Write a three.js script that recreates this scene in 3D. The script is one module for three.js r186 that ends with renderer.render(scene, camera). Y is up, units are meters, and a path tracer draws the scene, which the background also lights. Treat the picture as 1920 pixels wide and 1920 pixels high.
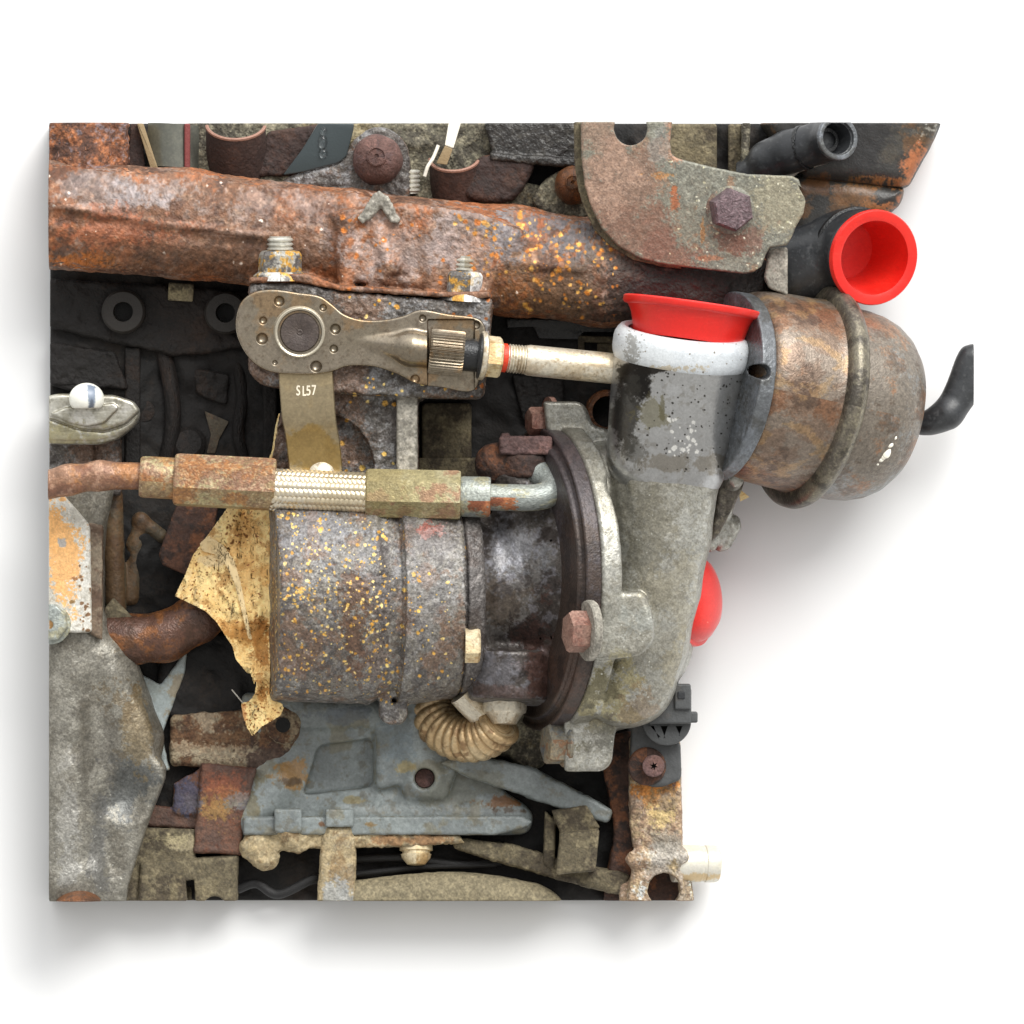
import * as THREE from 'three';
import { toCreasedNormals, mergeGeometries } from 'three/addons/utils/BufferGeometryUtils.js';
import { RoundedBoxGeometry } from 'three/addons/geometries/RoundedBoxGeometry.js';
import { TextGeometry } from 'three/addons/geometries/TextGeometry.js';
import { FontLoader } from 'three/addons/loaders/FontLoader.js';

// ---------------------------------------------------------------- camera, sky, sun, exposure
const S = 0.0002;                         // one millimetre is five units: lengths below are in fifths of a millimetre
const scene = new THREE.Scene();
const FOV = 2.2, DIST = 0.192 / Math.tan(FOV * Math.PI / 360) + 150 * S;
const camera = new THREE.PerspectiveCamera(FOV, 1, 0.5, 60);
camera.position.set(0, 0, DIST); camera.lookAt(0, 0, 0);
const renderer = new THREE.WebGLRenderer({ antialias: true });
renderer.setSize(1024, 1024);
renderer.toneMapping = THREE.LinearToneMapping;
renderer.toneMappingExposure = 1.14;
renderer.shadowMap.enabled = true;
{
  // hazy overcast: brightest overhead and in a broad glow round the veiled sun, a pale ground below the horizon
  const sd = new THREE.Vector3(0.34, 0.7, 0.62).normalize();
  const w = 256, h = 128, d = new Float32Array(w * h * 4);
  for (let j = 0; j < h; j++) {
    const e = Math.sin(((j + 0.5) / h - 0.5) * Math.PI);
    for (let i = 0; i < w; i++) {
      const k = (j * w + i) * 4;
      const az = ((i + 0.5) / w - 0.5) * Math.PI * 2, ce = Math.sqrt(1 - e * e), cs = ce * Math.cos(az) * sd.x + e * sd.y + ce * Math.sin(az) * sd.z, an = Math.acos(Math.max(-1, Math.min(1, cs)));
      const up = 0.36 + 0.9 * Math.max(e, 0) + 1.5 * Math.exp(-an * an / 0.4), t = THREE.MathUtils.smoothstep(e, -0.06, 0.04);
      const g = 0.56;
      d[k] = g * 1.0 * (1 - t) + up * 1.0 * t; d[k + 1] = g * 0.97 * (1 - t) + up * 1.0 * t; d[k + 2] = g * 0.92 * (1 - t) + up * 1.0 * t; d[k + 3] = 1;
    }
  }
  const sky = new THREE.DataTexture(d, w, h, THREE.RGBAFormat, THREE.FloatType);
  sky.mapping = THREE.EquirectangularReflectionMapping; sky.magFilter = THREE.LinearFilter; sky.minFilter = THREE.LinearFilter; sky.needsUpdate = true;
  scene.background = sky; scene.environment = sky;
}
const sun = new THREE.DirectionalLight(new THREE.Color(1, 0.975, 0.93), 2.4);
sun.position.set(0.34, 0.7, 0.62).multiplyScalar(2); sun.target.position.set(0, 0, 0);
sun.castShadow = true; sun.shadow.mapSize.set(4096, 4096); sun.shadow.radius = 66;
Object.assign(sun.shadow.camera, { left: -0.3, right: 0.3, top: 0.3, bottom: -0.3, near: 0.5, far: 4 });
scene.add(sun, sun.target);

// ---------------------------------------------------------------- random numbers and noise
let seed = 12345;
const rnd = () => { seed = (seed + 0x6D2B79F5) | 0; let t = Math.imul(seed ^ (seed >>> 15), 1 | seed); t = (t + Math.imul(t ^ (t >>> 7), 61 | t)) ^ t; return ((t ^ (t >>> 14)) >>> 0) / 4294967296; };
const rr = (a, b) => a + (b - a) * rnd();
const PERM = new Float32Array(4096); for (let i = 0; i < 4096; i++) PERM[i] = rnd();
const hsh = (x, y, z) => PERM[(Math.imul(x, 73856093) ^ Math.imul(y, 19349663) ^ Math.imul(z, 83492791)) & 4095];
function vn(x, y, z) {
  const xi = Math.floor(x), yi = Math.floor(y), zi = Math.floor(z);
  let fx = x - xi, fy = y - yi, fz = z - zi; fx = fx * fx * (3 - 2 * fx); fy = fy * fy * (3 - 2 * fy); fz = fz * fz * (3 - 2 * fz);
  const a = hsh(xi, yi, zi), b = hsh(xi + 1, yi, zi), c = hsh(xi, yi + 1, zi), d = hsh(xi + 1, yi + 1, zi);
  const e = hsh(xi, yi, zi + 1), f = hsh(xi + 1, yi, zi + 1), g = hsh(xi, yi + 1, zi + 1), h = hsh(xi + 1, yi + 1, zi + 1);
  const p = a + (b - a) * fx, q = c + (d - c) * fx, r = e + (f - e) * fx, s = g + (h - g) * fx;
  const u = p + (q - p) * fy, v = r + (s - r) * fy; return (u + (v - u) * fz) * 2 - 1;
}
// ---------------------------------------------------------------- geometry helpers; coordinates are x right, y DOWN, z towards the viewer
const TX = 1024;
function uvBox(g, zb = 0.5) {
  g = g.index ? g.toNonIndexed() : g;
  const p = g.attributes.position, n = p.count, uv = new Float32Array(n * 2);
  const a = new THREE.Vector3(), b = new THREE.Vector3(), c = new THREE.Vector3();
  for (let i = 0; i < n; i += 3) {
    a.fromBufferAttribute(p, i); b.fromBufferAttribute(p, i + 1); c.fromBufferAttribute(p, i + 2);
    b.sub(a); c.sub(a); b.cross(c); const X = Math.abs(b.x), Y = Math.abs(b.y), Z = Math.abs(b.z);
    for (let k = 0; k < 3; k++) {
      const x = p.getX(i + k), y = -p.getY(i + k), z = p.getZ(i + k); let u, v;
      if (Z >= X * zb && Z >= Y * zb) { u = x; v = y; } else if (X > Y) { u = z + 380; v = y; } else { u = x; v = z + 620; }
      uv[(i + k) * 2] = u / TX; uv[(i + k) * 2 + 1] = v / TX;
    }
  }
  g.setAttribute('uv', new THREE.BufferAttribute(uv, 2)); return g;
}
const V = (x, y, z) => new THREE.Vector3(x, -y, z);
function basis(A) { const z = new THREE.Vector3(0, 0, 1); let U = Math.abs(A.z) > 0.95 ? new THREE.Vector3(0, 1, 0) : z; U = U.clone().addScaledVector(A, -U.dot(A)).normalize(); return [U, new THREE.Vector3().crossVectors(A, U)]; }
// a surface of revolution round an axis through c along dir; profile is [[t, r], ...]; mod(t, angle) multiplies r
function revolve(c, dir, prof, { seg = 72, th0 = 0, th = Math.PI * 2, crease = 0.6, mod = null, sub = 0 } = {}) {
  const C = V(...c), A = V(...dir).normalize(), [U, W] = basis(A);
  if (sub) { const q = [prof[0]]; for (let i = 1; i < prof.length; i++) { const L = Math.hypot(prof[i][0] - prof[i - 1][0], prof[i][1] - prof[i - 1][1]), n = Math.max(1, Math.round(L / sub)); for (let k = 1; k <= n; k++) q.push([prof[i - 1][0] + (prof[i][0] - prof[i - 1][0]) * k / n, prof[i - 1][1] + (prof[i][1] - prof[i - 1][1]) * k / n]); } prof = q; }
  const pos = [], uv = [], idx = []; let len = 0; const rm = Math.max(...prof.map(q => q[1]));
  prof.forEach((q, i) => {
    if (i) len += Math.hypot(q[0] - prof[i - 1][0], q[1] - prof[i - 1][1]);
    for (let j = 0; j <= seg; j++) {
      const a = th0 + th * j / seg, m = mod ? mod(q[0], a % (Math.PI * 2), q[1]) : 1, r = q[1] * m;
      pos.push(C.x + A.x * q[0] + (U.x * Math.cos(a) + W.x * Math.sin(a)) * r, C.y + A.y * q[0] + (U.y * Math.cos(a) + W.y * Math.sin(a)) * r, C.z + A.z * q[0] + (U.z * Math.cos(a) + W.z * Math.sin(a)) * r);
      uv.push((c[0] + len) / TX, (c[1] + rm * a) / TX);
    }
  });
  const w = seg + 1;
  for (let i = 0; i < prof.length - 1; i++) for (let j = 0; j < seg; j++) { const a = i * w + j; idx.push(a, a + 1, a + w, a + 1, a + w + 1, a + w); }
  const g = new THREE.BufferGeometry(); g.setAttribute('position', new THREE.Float32BufferAttribute(pos, 3)); g.setAttribute('uv', new THREE.Float32BufferAttribute(uv, 2)); g.setIndex(idx);
  return toCreasedNormals(clean(g), crease);
}
function clean(g) {                                            // drop zero-area triangles
  const p = g.attributes.position, I = g.index.array, out = [], a = new THREE.Vector3(), b = new THREE.Vector3(), c = new THREE.Vector3();
  for (let i = 0; i < I.length; i += 3) { a.fromBufferAttribute(p, I[i]); b.fromBufferAttribute(p, I[i + 1]); c.fromBufferAttribute(p, I[i + 2]); b.sub(a); c.sub(a); if (b.cross(c).length() > 1e-4) out.push(I[i], I[i + 1], I[i + 2]); }
  g.setIndex(out); return g;
}
// a round bar along a smooth line; rad(t, angle) gives the radius
function sweep(pts, rad, { rings = 60, seg = 28, caps = true, crease = 0.9, tension = 0.5 } = {}) {
  const cv = new THREE.CatmullRomCurve3(pts.map(p => V(...p)), false, 'catmullrom', tension), L = cv.getLength();
  const R = typeof rad === 'function' ? rad : () => rad;
  const P = [], T = []; for (let i = 0; i <= rings; i++) { P.push(cv.getPointAt(i / rings)); T.push(cv.getTangentAt(i / rings)); }
  let N = basis(T[0])[0]; const pos = [], uv = [], idx = []; const w = seg + 1;
  for (let i = 0; i <= rings; i++) {
    N = N.clone().addScaledVector(T[i], -N.dot(T[i])).normalize(); const Bn = new THREE.Vector3().crossVectors(T[i], N);
    for (let j = 0; j <= seg; j++) {
      const a = Math.PI * 2 * j / seg, r = R(i / rings, a % (Math.PI * 2));
      pos.push(P[i].x + (N.x * Math.cos(a) + Bn.x * Math.sin(a)) * r, P[i].y + (N.y * Math.cos(a) + Bn.y * Math.sin(a)) * r, P[i].z + (N.z * Math.cos(a) + Bn.z * Math.sin(a)) * r);
      uv.push((pts[0][0] + L * i / rings) / TX, (pts[0][1] + 40 * a) / TX);
    }
  }
  for (let i = 0; i < rings; i++) for (let j = 0; j < seg; j++) { const a = i * w + j; idx.push(a, a + 1, a + w, a + 1, a + w + 1, a + w); }
  if (caps) for (const e of [0, rings]) { const k = pos.length / 3; pos.push(P[e].x, P[e].y, P[e].z); uv.push(pts[0][0] / TX, pts[0][1] / TX); for (let j = 0; j < seg; j++) idx.push(k, e * w + j, e * w + j + 1); }
  const g = new THREE.BufferGeometry(); g.setAttribute('position', new THREE.Float32BufferAttribute(pos, 3)); g.setAttribute('uv', new THREE.Float32BufferAttribute(uv, 2)); g.setIndex(idx);
  return toCreasedNormals(clean(g), crease);
}
function shapeOf(pts) { const s = new THREE.Shape(); pts.forEach((p, i) => i ? s.lineTo(p[0], -p[1]) : s.moveTo(p[0], -p[1])); s.closePath(); return s; }
// corner rounding: every corner with radius r (or its own third entry)
function round(pts, r = 0, n = 5) {
  const out = [], m = pts.length;
  for (let i = 0; i < m; i++) {
    const a = pts[(i + m - 1) % m], b = pts[i], c = pts[(i + 1) % m], q = b[2] ?? r;
    const l1 = Math.hypot(a[0] - b[0], a[1] - b[1]), l2 = Math.hypot(c[0] - b[0], c[1] - b[1]), d = Math.min(q, l1 * 0.48, l2 * 0.48);
    if (d < 0.3) { out.push([b[0], b[1]]); continue; }
    const p = [b[0] + (a[0] - b[0]) / l1 * d, b[1] + (a[1] - b[1]) / l1 * d], s = [b[0] + (c[0] - b[0]) / l2 * d, b[1] + (c[1] - b[1]) / l2 * d];
    for (let k = 0; k <= n; k++) { const t = k / n, u = 1 - t; out.push([u * u * p[0] + 2 * u * t * b[0] + t * t * s[0], u * u * p[1] + 2 * u * t * b[1] + t * t * s[1]]); }
  }
  return out;
}
function smooth(pts, n = 6) {                                  // closed smooth outline
  const cv = new THREE.CatmullRomCurve3(pts.map(p => new THREE.Vector3(p[0], p[1], 0)), true, 'centripetal');
  return cv.getPoints(pts.length * n).slice(0, -1).map(p => [p.x, p.y]);
}
const circ = (x, y, r, n = 28, ry = r) => Array.from({ length: n }, (_, i) => [x + r * Math.cos(i / n * 6.28319), y + ry * Math.sin(i / n * 6.28319)]);
function ext(pts, z0, z1, bev = 2, holes = []) {
  const s = shapeOf(pts); for (const h of holes) { const p = new THREE.Path(); h.forEach((q, i) => i ? p.lineTo(q[0], -q[1]) : p.moveTo(q[0], -q[1])); p.closePath(); s.holes.push(p); }
  const g = new THREE.ExtrudeGeometry(s, { depth: Math.max(0.1, z1 - z0 - 2 * bev), bevelEnabled: bev > 0, bevelThickness: bev, bevelSize: bev, bevelOffset: -bev, bevelSegments: 2, steps: 1 });
  g.translate(0, 0, z0 + bev); return uvBox(toCreasedNormals(g, 0.7));
}
function rbox(x0, y0, x1, y1, z0, z1, r = 4, rot = 0, tiltX = 0, tiltY = 0) {
  const g = new RoundedBoxGeometry(x1 - x0, y1 - y0, z1 - z0, 2, Math.min(r, (x1 - x0) / 2.1, (y1 - y0) / 2.1, (z1 - z0) / 2.1));
  g.rotateX(tiltX); g.rotateY(tiltY); g.rotateZ(-rot); g.translate((x0 + x1) / 2, -(y0 + y1) / 2, (z0 + z1) / 2); return uvBox(g);
}
const hex = (c, dir, R, h, turn = 0, dome = 0.12) => revolve(c, dir, [[0, 0], [0, R], [h * 0.86, R], [h, R * 0.9], [h * (1 + dome * 0.3), R * 0.7], [h * (1 + dome * 0.3), 0]], { seg: 6, th0: turn, crease: 0.35 });
const ball = (x, y, z, rx, ry = rx, rz = rx, n = 24) => { const g = new THREE.SphereGeometry(1, n, Math.round(n * 0.7)); g.scale(rx, ry, rz); g.translate(x, -y, z); return uvBox(g); };
function threads(c, dir, r, L, pitch, depth) { const p = [[0, 0], [0, r - depth]]; for (let t = pitch * 0.3; t < L - pitch * 0.5; t += pitch) p.push([t, r - depth], [t + pitch * 0.35, r], [t + pitch * 0.6, r], [t + pitch * 0.95, r - depth]); p.push([L, r - depth], [L, 0]); return revolve(c, dir, p, { seg: 36, crease: 0.5 }); }
// ---------------------------------------------------------------- solids given as distance functions f(x, y, z), meshed on a grid
const hyp = Math.hypot, mx = Math.max, mn = Math.min;
const smin = (a, b, k) => { const h = mx(k - Math.abs(a - b), 0) / k; return mn(a, b) - h * h * k * 0.25; };
const uni = (k, ...fs) => (x, y, z) => { let d = fs[0](x, y, z); for (let i = 1; i < fs.length; i++) d = k ? smin(d, fs[i](x, y, z), k) : mn(d, fs[i](x, y, z)); return d; };
const cut = (f, k, ...gs) => (x, y, z) => { let d = f(x, y, z); for (const g of gs) d = k ? -smin(-d, g(x, y, z), k) : mx(d, -g(x, y, z)); return d; };
const cap = (a, b, ra, rb = ra) => { const [ax, ay, az] = a, bx = b[0] - ax, by = b[1] - ay, bz = b[2] - az, L = bx * bx + by * by + bz * bz; return (x, y, z) => { const px = x - ax, py = y - ay, pz = z - az; let t = (px * bx + py * by + pz * bz) / L; t = t < 0 ? 0 : t > 1 ? 1 : t; return hyp(px - bx * t, py - by * t, pz - bz * t) - ra - (rb - ra) * t; }; };
const chain = (k, pts) => uni(k, ...pts.slice(1).map((p, i) => cap(pts[i], p, pts[i][3], p[3])));
const cyl = (a, b, ra, rb = ra, rd = 3) => { const [ax, ay, az] = a, bx = b[0] - ax, by = b[1] - ay, bz = b[2] - az, L = hyp(bx, by, bz), ux = bx / L, uy = by / L, uz = bz / L; return (x, y, z) => { const px = x - ax, py = y - ay, pz = z - az, t = px * ux + py * uy + pz * uz, q = hyp(px - ux * t, py - uy * t, pz - uz * t), tt = mn(1, mx(0, t / L)); const dx = q - (ra + (rb - ra) * tt) + rd, dy = Math.abs(t - L / 2) - L / 2 + rd; return mn(mx(dx, dy), 0) + hyp(mx(dx, 0), mx(dy, 0)) - rd; }; };
const ring = (c, A, R, r) => { const L = hyp(...A), ux = A[0] / L, uy = A[1] / L, uz = A[2] / L; return (x, y, z) => { const px = x - c[0], py = y - c[1], pz = z - c[2], t = px * ux + py * uy + pz * uz, q = hyp(px - ux * t, py - uy * t, pz - uz * t); return hyp(q - R, t) - r; }; };
const sph = (c, r) => (x, y, z) => hyp(x - c[0], y - c[1], z - c[2]) - r;
const bx = (x0, y0, z0, x1, y1, z1, rd = 3) => { const cx = (x0 + x1) / 2, cy = (y0 + y1) / 2, cz = (z0 + z1) / 2, hx = (x1 - x0) / 2 - rd, hy = (y1 - y0) / 2 - rd, hz = (z1 - z0) / 2 - rd; return (x, y, z) => { const a = Math.abs(x - cx) - hx, b = Math.abs(y - cy) - hy, c = Math.abs(z - cz) - hz; return hyp(mx(a, 0), mx(b, 0), mx(c, 0)) + mn(mx(a, b, c), 0) - rd; }; };
function poly(pts, z0, z1, rd = 4) {
  const n = pts.length, X = pts.map(p => p[0]), Y = pts.map(p => p[1]), zc = (z0 + z1) / 2, hz = (z1 - z0) / 2 - rd;
  return (x, y, z) => {
    let d = 1e9, s = 1;
    for (let i = 0, j = n - 1; i < n; j = i++) {
      const ex = X[j] - X[i], ey = Y[j] - Y[i], wx = x - X[i], wy = y - Y[i]; let t = (wx * ex + wy * ey) / (ex * ex + ey * ey); t = t < 0 ? 0 : t > 1 ? 1 : t;
      const qx = wx - ex * t, qy = wy - ey * t, q = qx * qx + qy * qy; if (q < d) d = q;
      const c1 = y >= Y[i], c2 = y < Y[j], c3 = ex * wy > ey * wx; if ((c1 && c2 && c3) || (!c1 && !c2 && !c3)) s = -s;
    }
    const a = s * Math.sqrt(d) + rd, b = Math.abs(z - zc) - hz; return mn(mx(a, b), 0) + hyp(mx(a, 0), mx(b, 0)) - rd;
  };
}
const rough = (f, a, s, a2 = 0, s2 = 6) => (x, y, z) => { let d = f(x, y, z); if (Math.abs(d) < 24) { d += a * .8 * vn(x / s, y / s, z / s); if (a2) d += a2 * .5 * vn(x / s2 + 7, y / s2, z / s2); } return d; };
function mesh3(f0, lo, hi, h) {
  lo = [mx(lo[0], 92 - 2 * h), mx(lo[1], 230 - 2 * h), mx(lo[2], 5 - 2 * h)]; hi = [mn(hi[0], 1826 + 2 * h), mn(hi[1], 1690 + 2 * h), hi[2]];
  const f = (x, y, z) => mx(f0(x, y, z), 92 - x, 230 - y, 5 - z, x - 1826, y - 1690);
  const B = 6, N = [0, 1, 2].map(i => Math.ceil((hi[i] - lo[i]) / h / B) * B), [nx, ny, nz] = N, sx = 1, sy = nx + 1, sz = (nx + 1) * (ny + 1);
  const val = new Float32Array(sz * (nz + 1)).fill(NaN), vid = new Int32Array(sz * (nz + 1)).fill(-1);
  const pos = [], cells = []; const lim = B * h * 0.87 * 1.25 + h;
  for (let k = 0; k < nz; k += B) for (let j = 0; j < ny; j += B) for (let i = 0; i < nx; i += B) {
    if (Math.abs(f(lo[0] + (i + B / 2) * h, lo[1] + (j + B / 2) * h, lo[2] + (k + B / 2) * h)) > lim) continue;
    for (let c = k; c <= k + B; c++) for (let b = j; b <= j + B; b++) for (let a = i; a <= i + B; a++) { const q = a + b * sy + c * sz; if (val[q] !== val[q]) val[q] = f(lo[0] + a * h, lo[1] + b * h, lo[2] + c * h); }
    for (let c = k; c < k + B; c++) for (let b = j; b < j + B; b++) for (let a = i; a < i + B; a++) cells.push(a + b * sy + c * sz);
  }
  const cs = [0, 1, sy, sy + 1, sz, sz + 1, sz + sy, sz + sy + 1], E = [[0, 1], [2, 3], [4, 5], [6, 7], [0, 2], [1, 3], [4, 6], [5, 7], [0, 4], [1, 5], [2, 6], [3, 7]];
  for (const q of cells) {
    let m = 0; for (let e = 0; e < 8; e++) if (val[q + cs[e]] < 0) m |= 1 << e; if (m === 0 || m === 255) continue;
    let X = 0, Y = 0, Z = 0, n = 0;
    for (const [u, v] of E) { const a = val[q + cs[u]], b = val[q + cs[v]]; if ((a < 0) === (b < 0)) continue; const t = a / (a - b); X += (u & 1) + t * ((v & 1) - (u & 1)); Y += ((u >> 1) & 1) + t * (((v >> 1) & 1) - ((u >> 1) & 1)); Z += (u >> 2) + t * ((v >> 2) - (u >> 2)); n++; }
    const a = q % sy, b = Math.floor(q / sy) % (ny + 1), c = Math.floor(q / sz);
    vid[q] = pos.length / 3; pos.push(lo[0] + (a + X / n) * h, lo[1] + (b + Y / n) * h, lo[2] + (c + Z / n) * h);
  }
  const nor = new Float32Array(pos.length), e = h * 0.45;
  for (let i = 0; i < pos.length; i += 3) {
    let x = pos[i], y = pos[i + 1], z = pos[i + 2], gx, gy, gz, l;
    gx = f(x + e, y, z) - f(x - e, y, z); gy = f(x, y + e, z) - f(x, y - e, z); gz = f(x, y, z + e) - f(x, y, z - e); l = hyp(gx, gy, gz) || 1;
    const d = f(x, y, z) * 0.8, m = mx(-h * 0.5, mn(h * 0.5, d)); pos[i] -= gx / l * m; pos[i + 1] -= gy / l * m; pos[i + 2] -= gz / l * m;
    nor[i] = gx / l; nor[i + 1] = -gy / l; nor[i + 2] = gz / l; pos[i + 1] = -pos[i + 1];
  }
  const idx = []; const quad = (a, b, c, d, fl) => { if (a < 0 || b < 0 || c < 0 || d < 0) return; if (fl) idx.push(a, b, c, a, c, d); else idx.push(a, c, b, a, d, c); };
  for (const q of cells) {
    const s = val[q] < 0;
    if (s !== (val[q + 1] < 0)) quad(vid[q], vid[q - sy], vid[q - sy - sz], vid[q - sz], !s);
    if (s !== (val[q + sy] < 0)) quad(vid[q], vid[q - sz], vid[q - sz - 1], vid[q - 1], !s);
    if (s !== (val[q + sz] < 0)) quad(vid[q], vid[q - 1], vid[q - 1 - sy], vid[q - sy], !s);
  }
  const g = new THREE.BufferGeometry(); g.setAttribute('position', new THREE.Float32BufferAttribute(pos, 3)); g.setAttribute('normal', new THREE.BufferAttribute(nor, 3)); g.setIndex(idx);
  return uvBox(g);
}
// ---------------------------------------------------------------- the scene tree
const used = {};
const numbered = n => { const k = used[n] = (used[n] ?? -1) + 1; return k ? n + '_' + String(k).padStart(3, '0') : n; };
function thing(name, label, category, [x, y, z], group) {
  const o = new THREE.Group(); o.name = numbered(name); o.position.set((x - 960) * S, (960 - y) * S, z * S);
  o.userData = { label, category }; if (group) o.userData.group = group; scene.add(o); return o;
}
// one mesh under its thing or part; geometry arrives in working coordinates and ends up in metres from the thing's base
function put(parent, name, geos, m, label, kind) {
  const list = (Array.isArray(geos) ? geos : [geos]).map(g => { g = g.index ? g.toNonIndexed() : g; for (const k of Object.keys(g.attributes)) if (!['position', 'normal', 'uv'].includes(k)) g.deleteAttribute(k); return g; });
  const g = list.length > 1 ? mergeGeometries(list) : list[0];
  let root = parent; while (root.parent && root.parent !== scene) root = root.parent;
  g.translate(-960, 960, 0); g.scale(S, S, S); g.translate(-root.position.x, -root.position.y, -root.position.z);
  const o = new THREE.Mesh(g, m); o.name = name; o.castShadow = o.receiveShadow = true;
  if (label) o.userData.label = label; if (kind) o.userData.kind = kind; parent.add(o); return o;
}
// ---------------------------------------------------------------- materials: tileable noise fields layered into colour maps, 1024 texels to 0.2 m
const NT = 1024;
function field(base, oct, ridged, gain = 0.55) {
  const out = new Float32Array(NT * NT); let amp = 1;
  for (let o = 0, n = base; o < oct && n <= 1024; o++, n *= 2, amp *= gain) {
    const G = new Float32Array(n * n); for (let i = 0; i < n * n; i++) G[i] = rnd() * 2 - 1;
    const st = NT / n, wx = new Float32Array(NT), ix = new Int32Array(NT), jx = new Int32Array(NT);
    for (let i = 0; i < NT; i++) { const q = i / st, a = Math.floor(q); let t = q - a; t = t * t * (3 - 2 * t); wx[i] = t; ix[i] = a % n; jx[i] = (a + 1) % n; }
    for (let j = 0; j < NT; j++) {
      const r0 = ix[j] * n, r1 = jx[j] * n, ty = wx[j];
      for (let i = 0; i < NT; i++) { const a = G[r0 + ix[i]], b = G[r0 + jx[i]], c = G[r1 + ix[i]], d = G[r1 + jx[i]], p = a + (b - a) * wx[i], q = c + (d - c) * wx[i], v = p + (q - p) * ty; out[j * NT + i] += amp * (ridged ? 0.6 - Math.abs(v) * 2 : v); }
    }
  }
  let m = 0, s = 0; for (const v of out) m += v; m /= out.length; for (const v of out) s += (v - m) ** 2; s = Math.sqrt(s / out.length);
  for (let i = 0; i < out.length; i++) out[i] = 0.5 + (out[i] - m) / s * 0.2; return out;
}
// 0 broad, 1 patches, 2 blotches, 3 mottle, 4 speckle, 5 grain, 6 veins, 7 scratches
const F = [field(5, 6), field(11, 6), field(24, 5), field(60, 4, false, 0.7), field(150, 3, false, 0.8), field(400, 2, false, 0.9), field(14, 5, true), null];
{ const g = field(512, 1), o = new Float32Array(NT * NT); for (let j = 0; j < NT; j++) for (let i = 0; i < NT; i++) { let s = 0; for (let k = 0; k < 14; k++) s += g[j * NT + ((i + k * 3) & 1023)]; o[j * NT + i] = 0.5 + (s / 14 - 0.5) * 3; } F[7] = o; }
const fAt = (k, x, y) => F[k][((y & 1023) << 10) | (x & 1023)];
function grey(fn, size = NT) {
  const d = new Uint8Array(size * size * 4); for (let j = 0; j < size; j++) for (let i = 0; i < size; i++) { const v = mx(0, mn(255, fn(i, j) * 255)), k = (j * size + i) * 4; d[k] = d[k + 1] = d[k + 2] = v; d[k + 3] = 255; }
  const t = new THREE.DataTexture(d, size, size, THREE.RGBAFormat); t.wrapS = t.wrapT = THREE.RepeatWrapping; t.magFilter = THREE.LinearFilter; t.minFilter = THREE.LinearMipmapLinearFilter; t.generateMipmaps = true; t.needsUpdate = true; return t;
}
const BUMP = {
  cast: grey((i, j) => 0.5 + (fAt(3, i, j) - 0.5) * 0.35 + (fAt(4, i, j) - 0.5) * 0.6 + (fAt(5, i, j) - 0.5) * 0.25),
  rust: grey((i, j) => 0.5 + (fAt(3, i + 300, j) - 0.5) * 0.6 + (fAt(4, i, j + 99) - 0.5) * 0.9 + (fAt(6, i, j) - 0.5) * 0.3),
  fine: grey((i, j) => 0.5 + (fAt(4, i + 51, j + 17) - 0.5) * 0.4 + (fAt(5, i, j) - 0.5) * 0.7),
  brush: grey((i, j) => 0.5 + (fAt(7, i, j) - 0.5) * 0.5 + (fAt(2, i, j) - 0.5) * 0.25),
};
const sst = (a, b, v) => { let t = (v - a) / (b - a); t = t < 0 ? 0 : t > 1 ? 1 : t; return t * t * (3 - 2 * t); };
let moff = 0;
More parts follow.
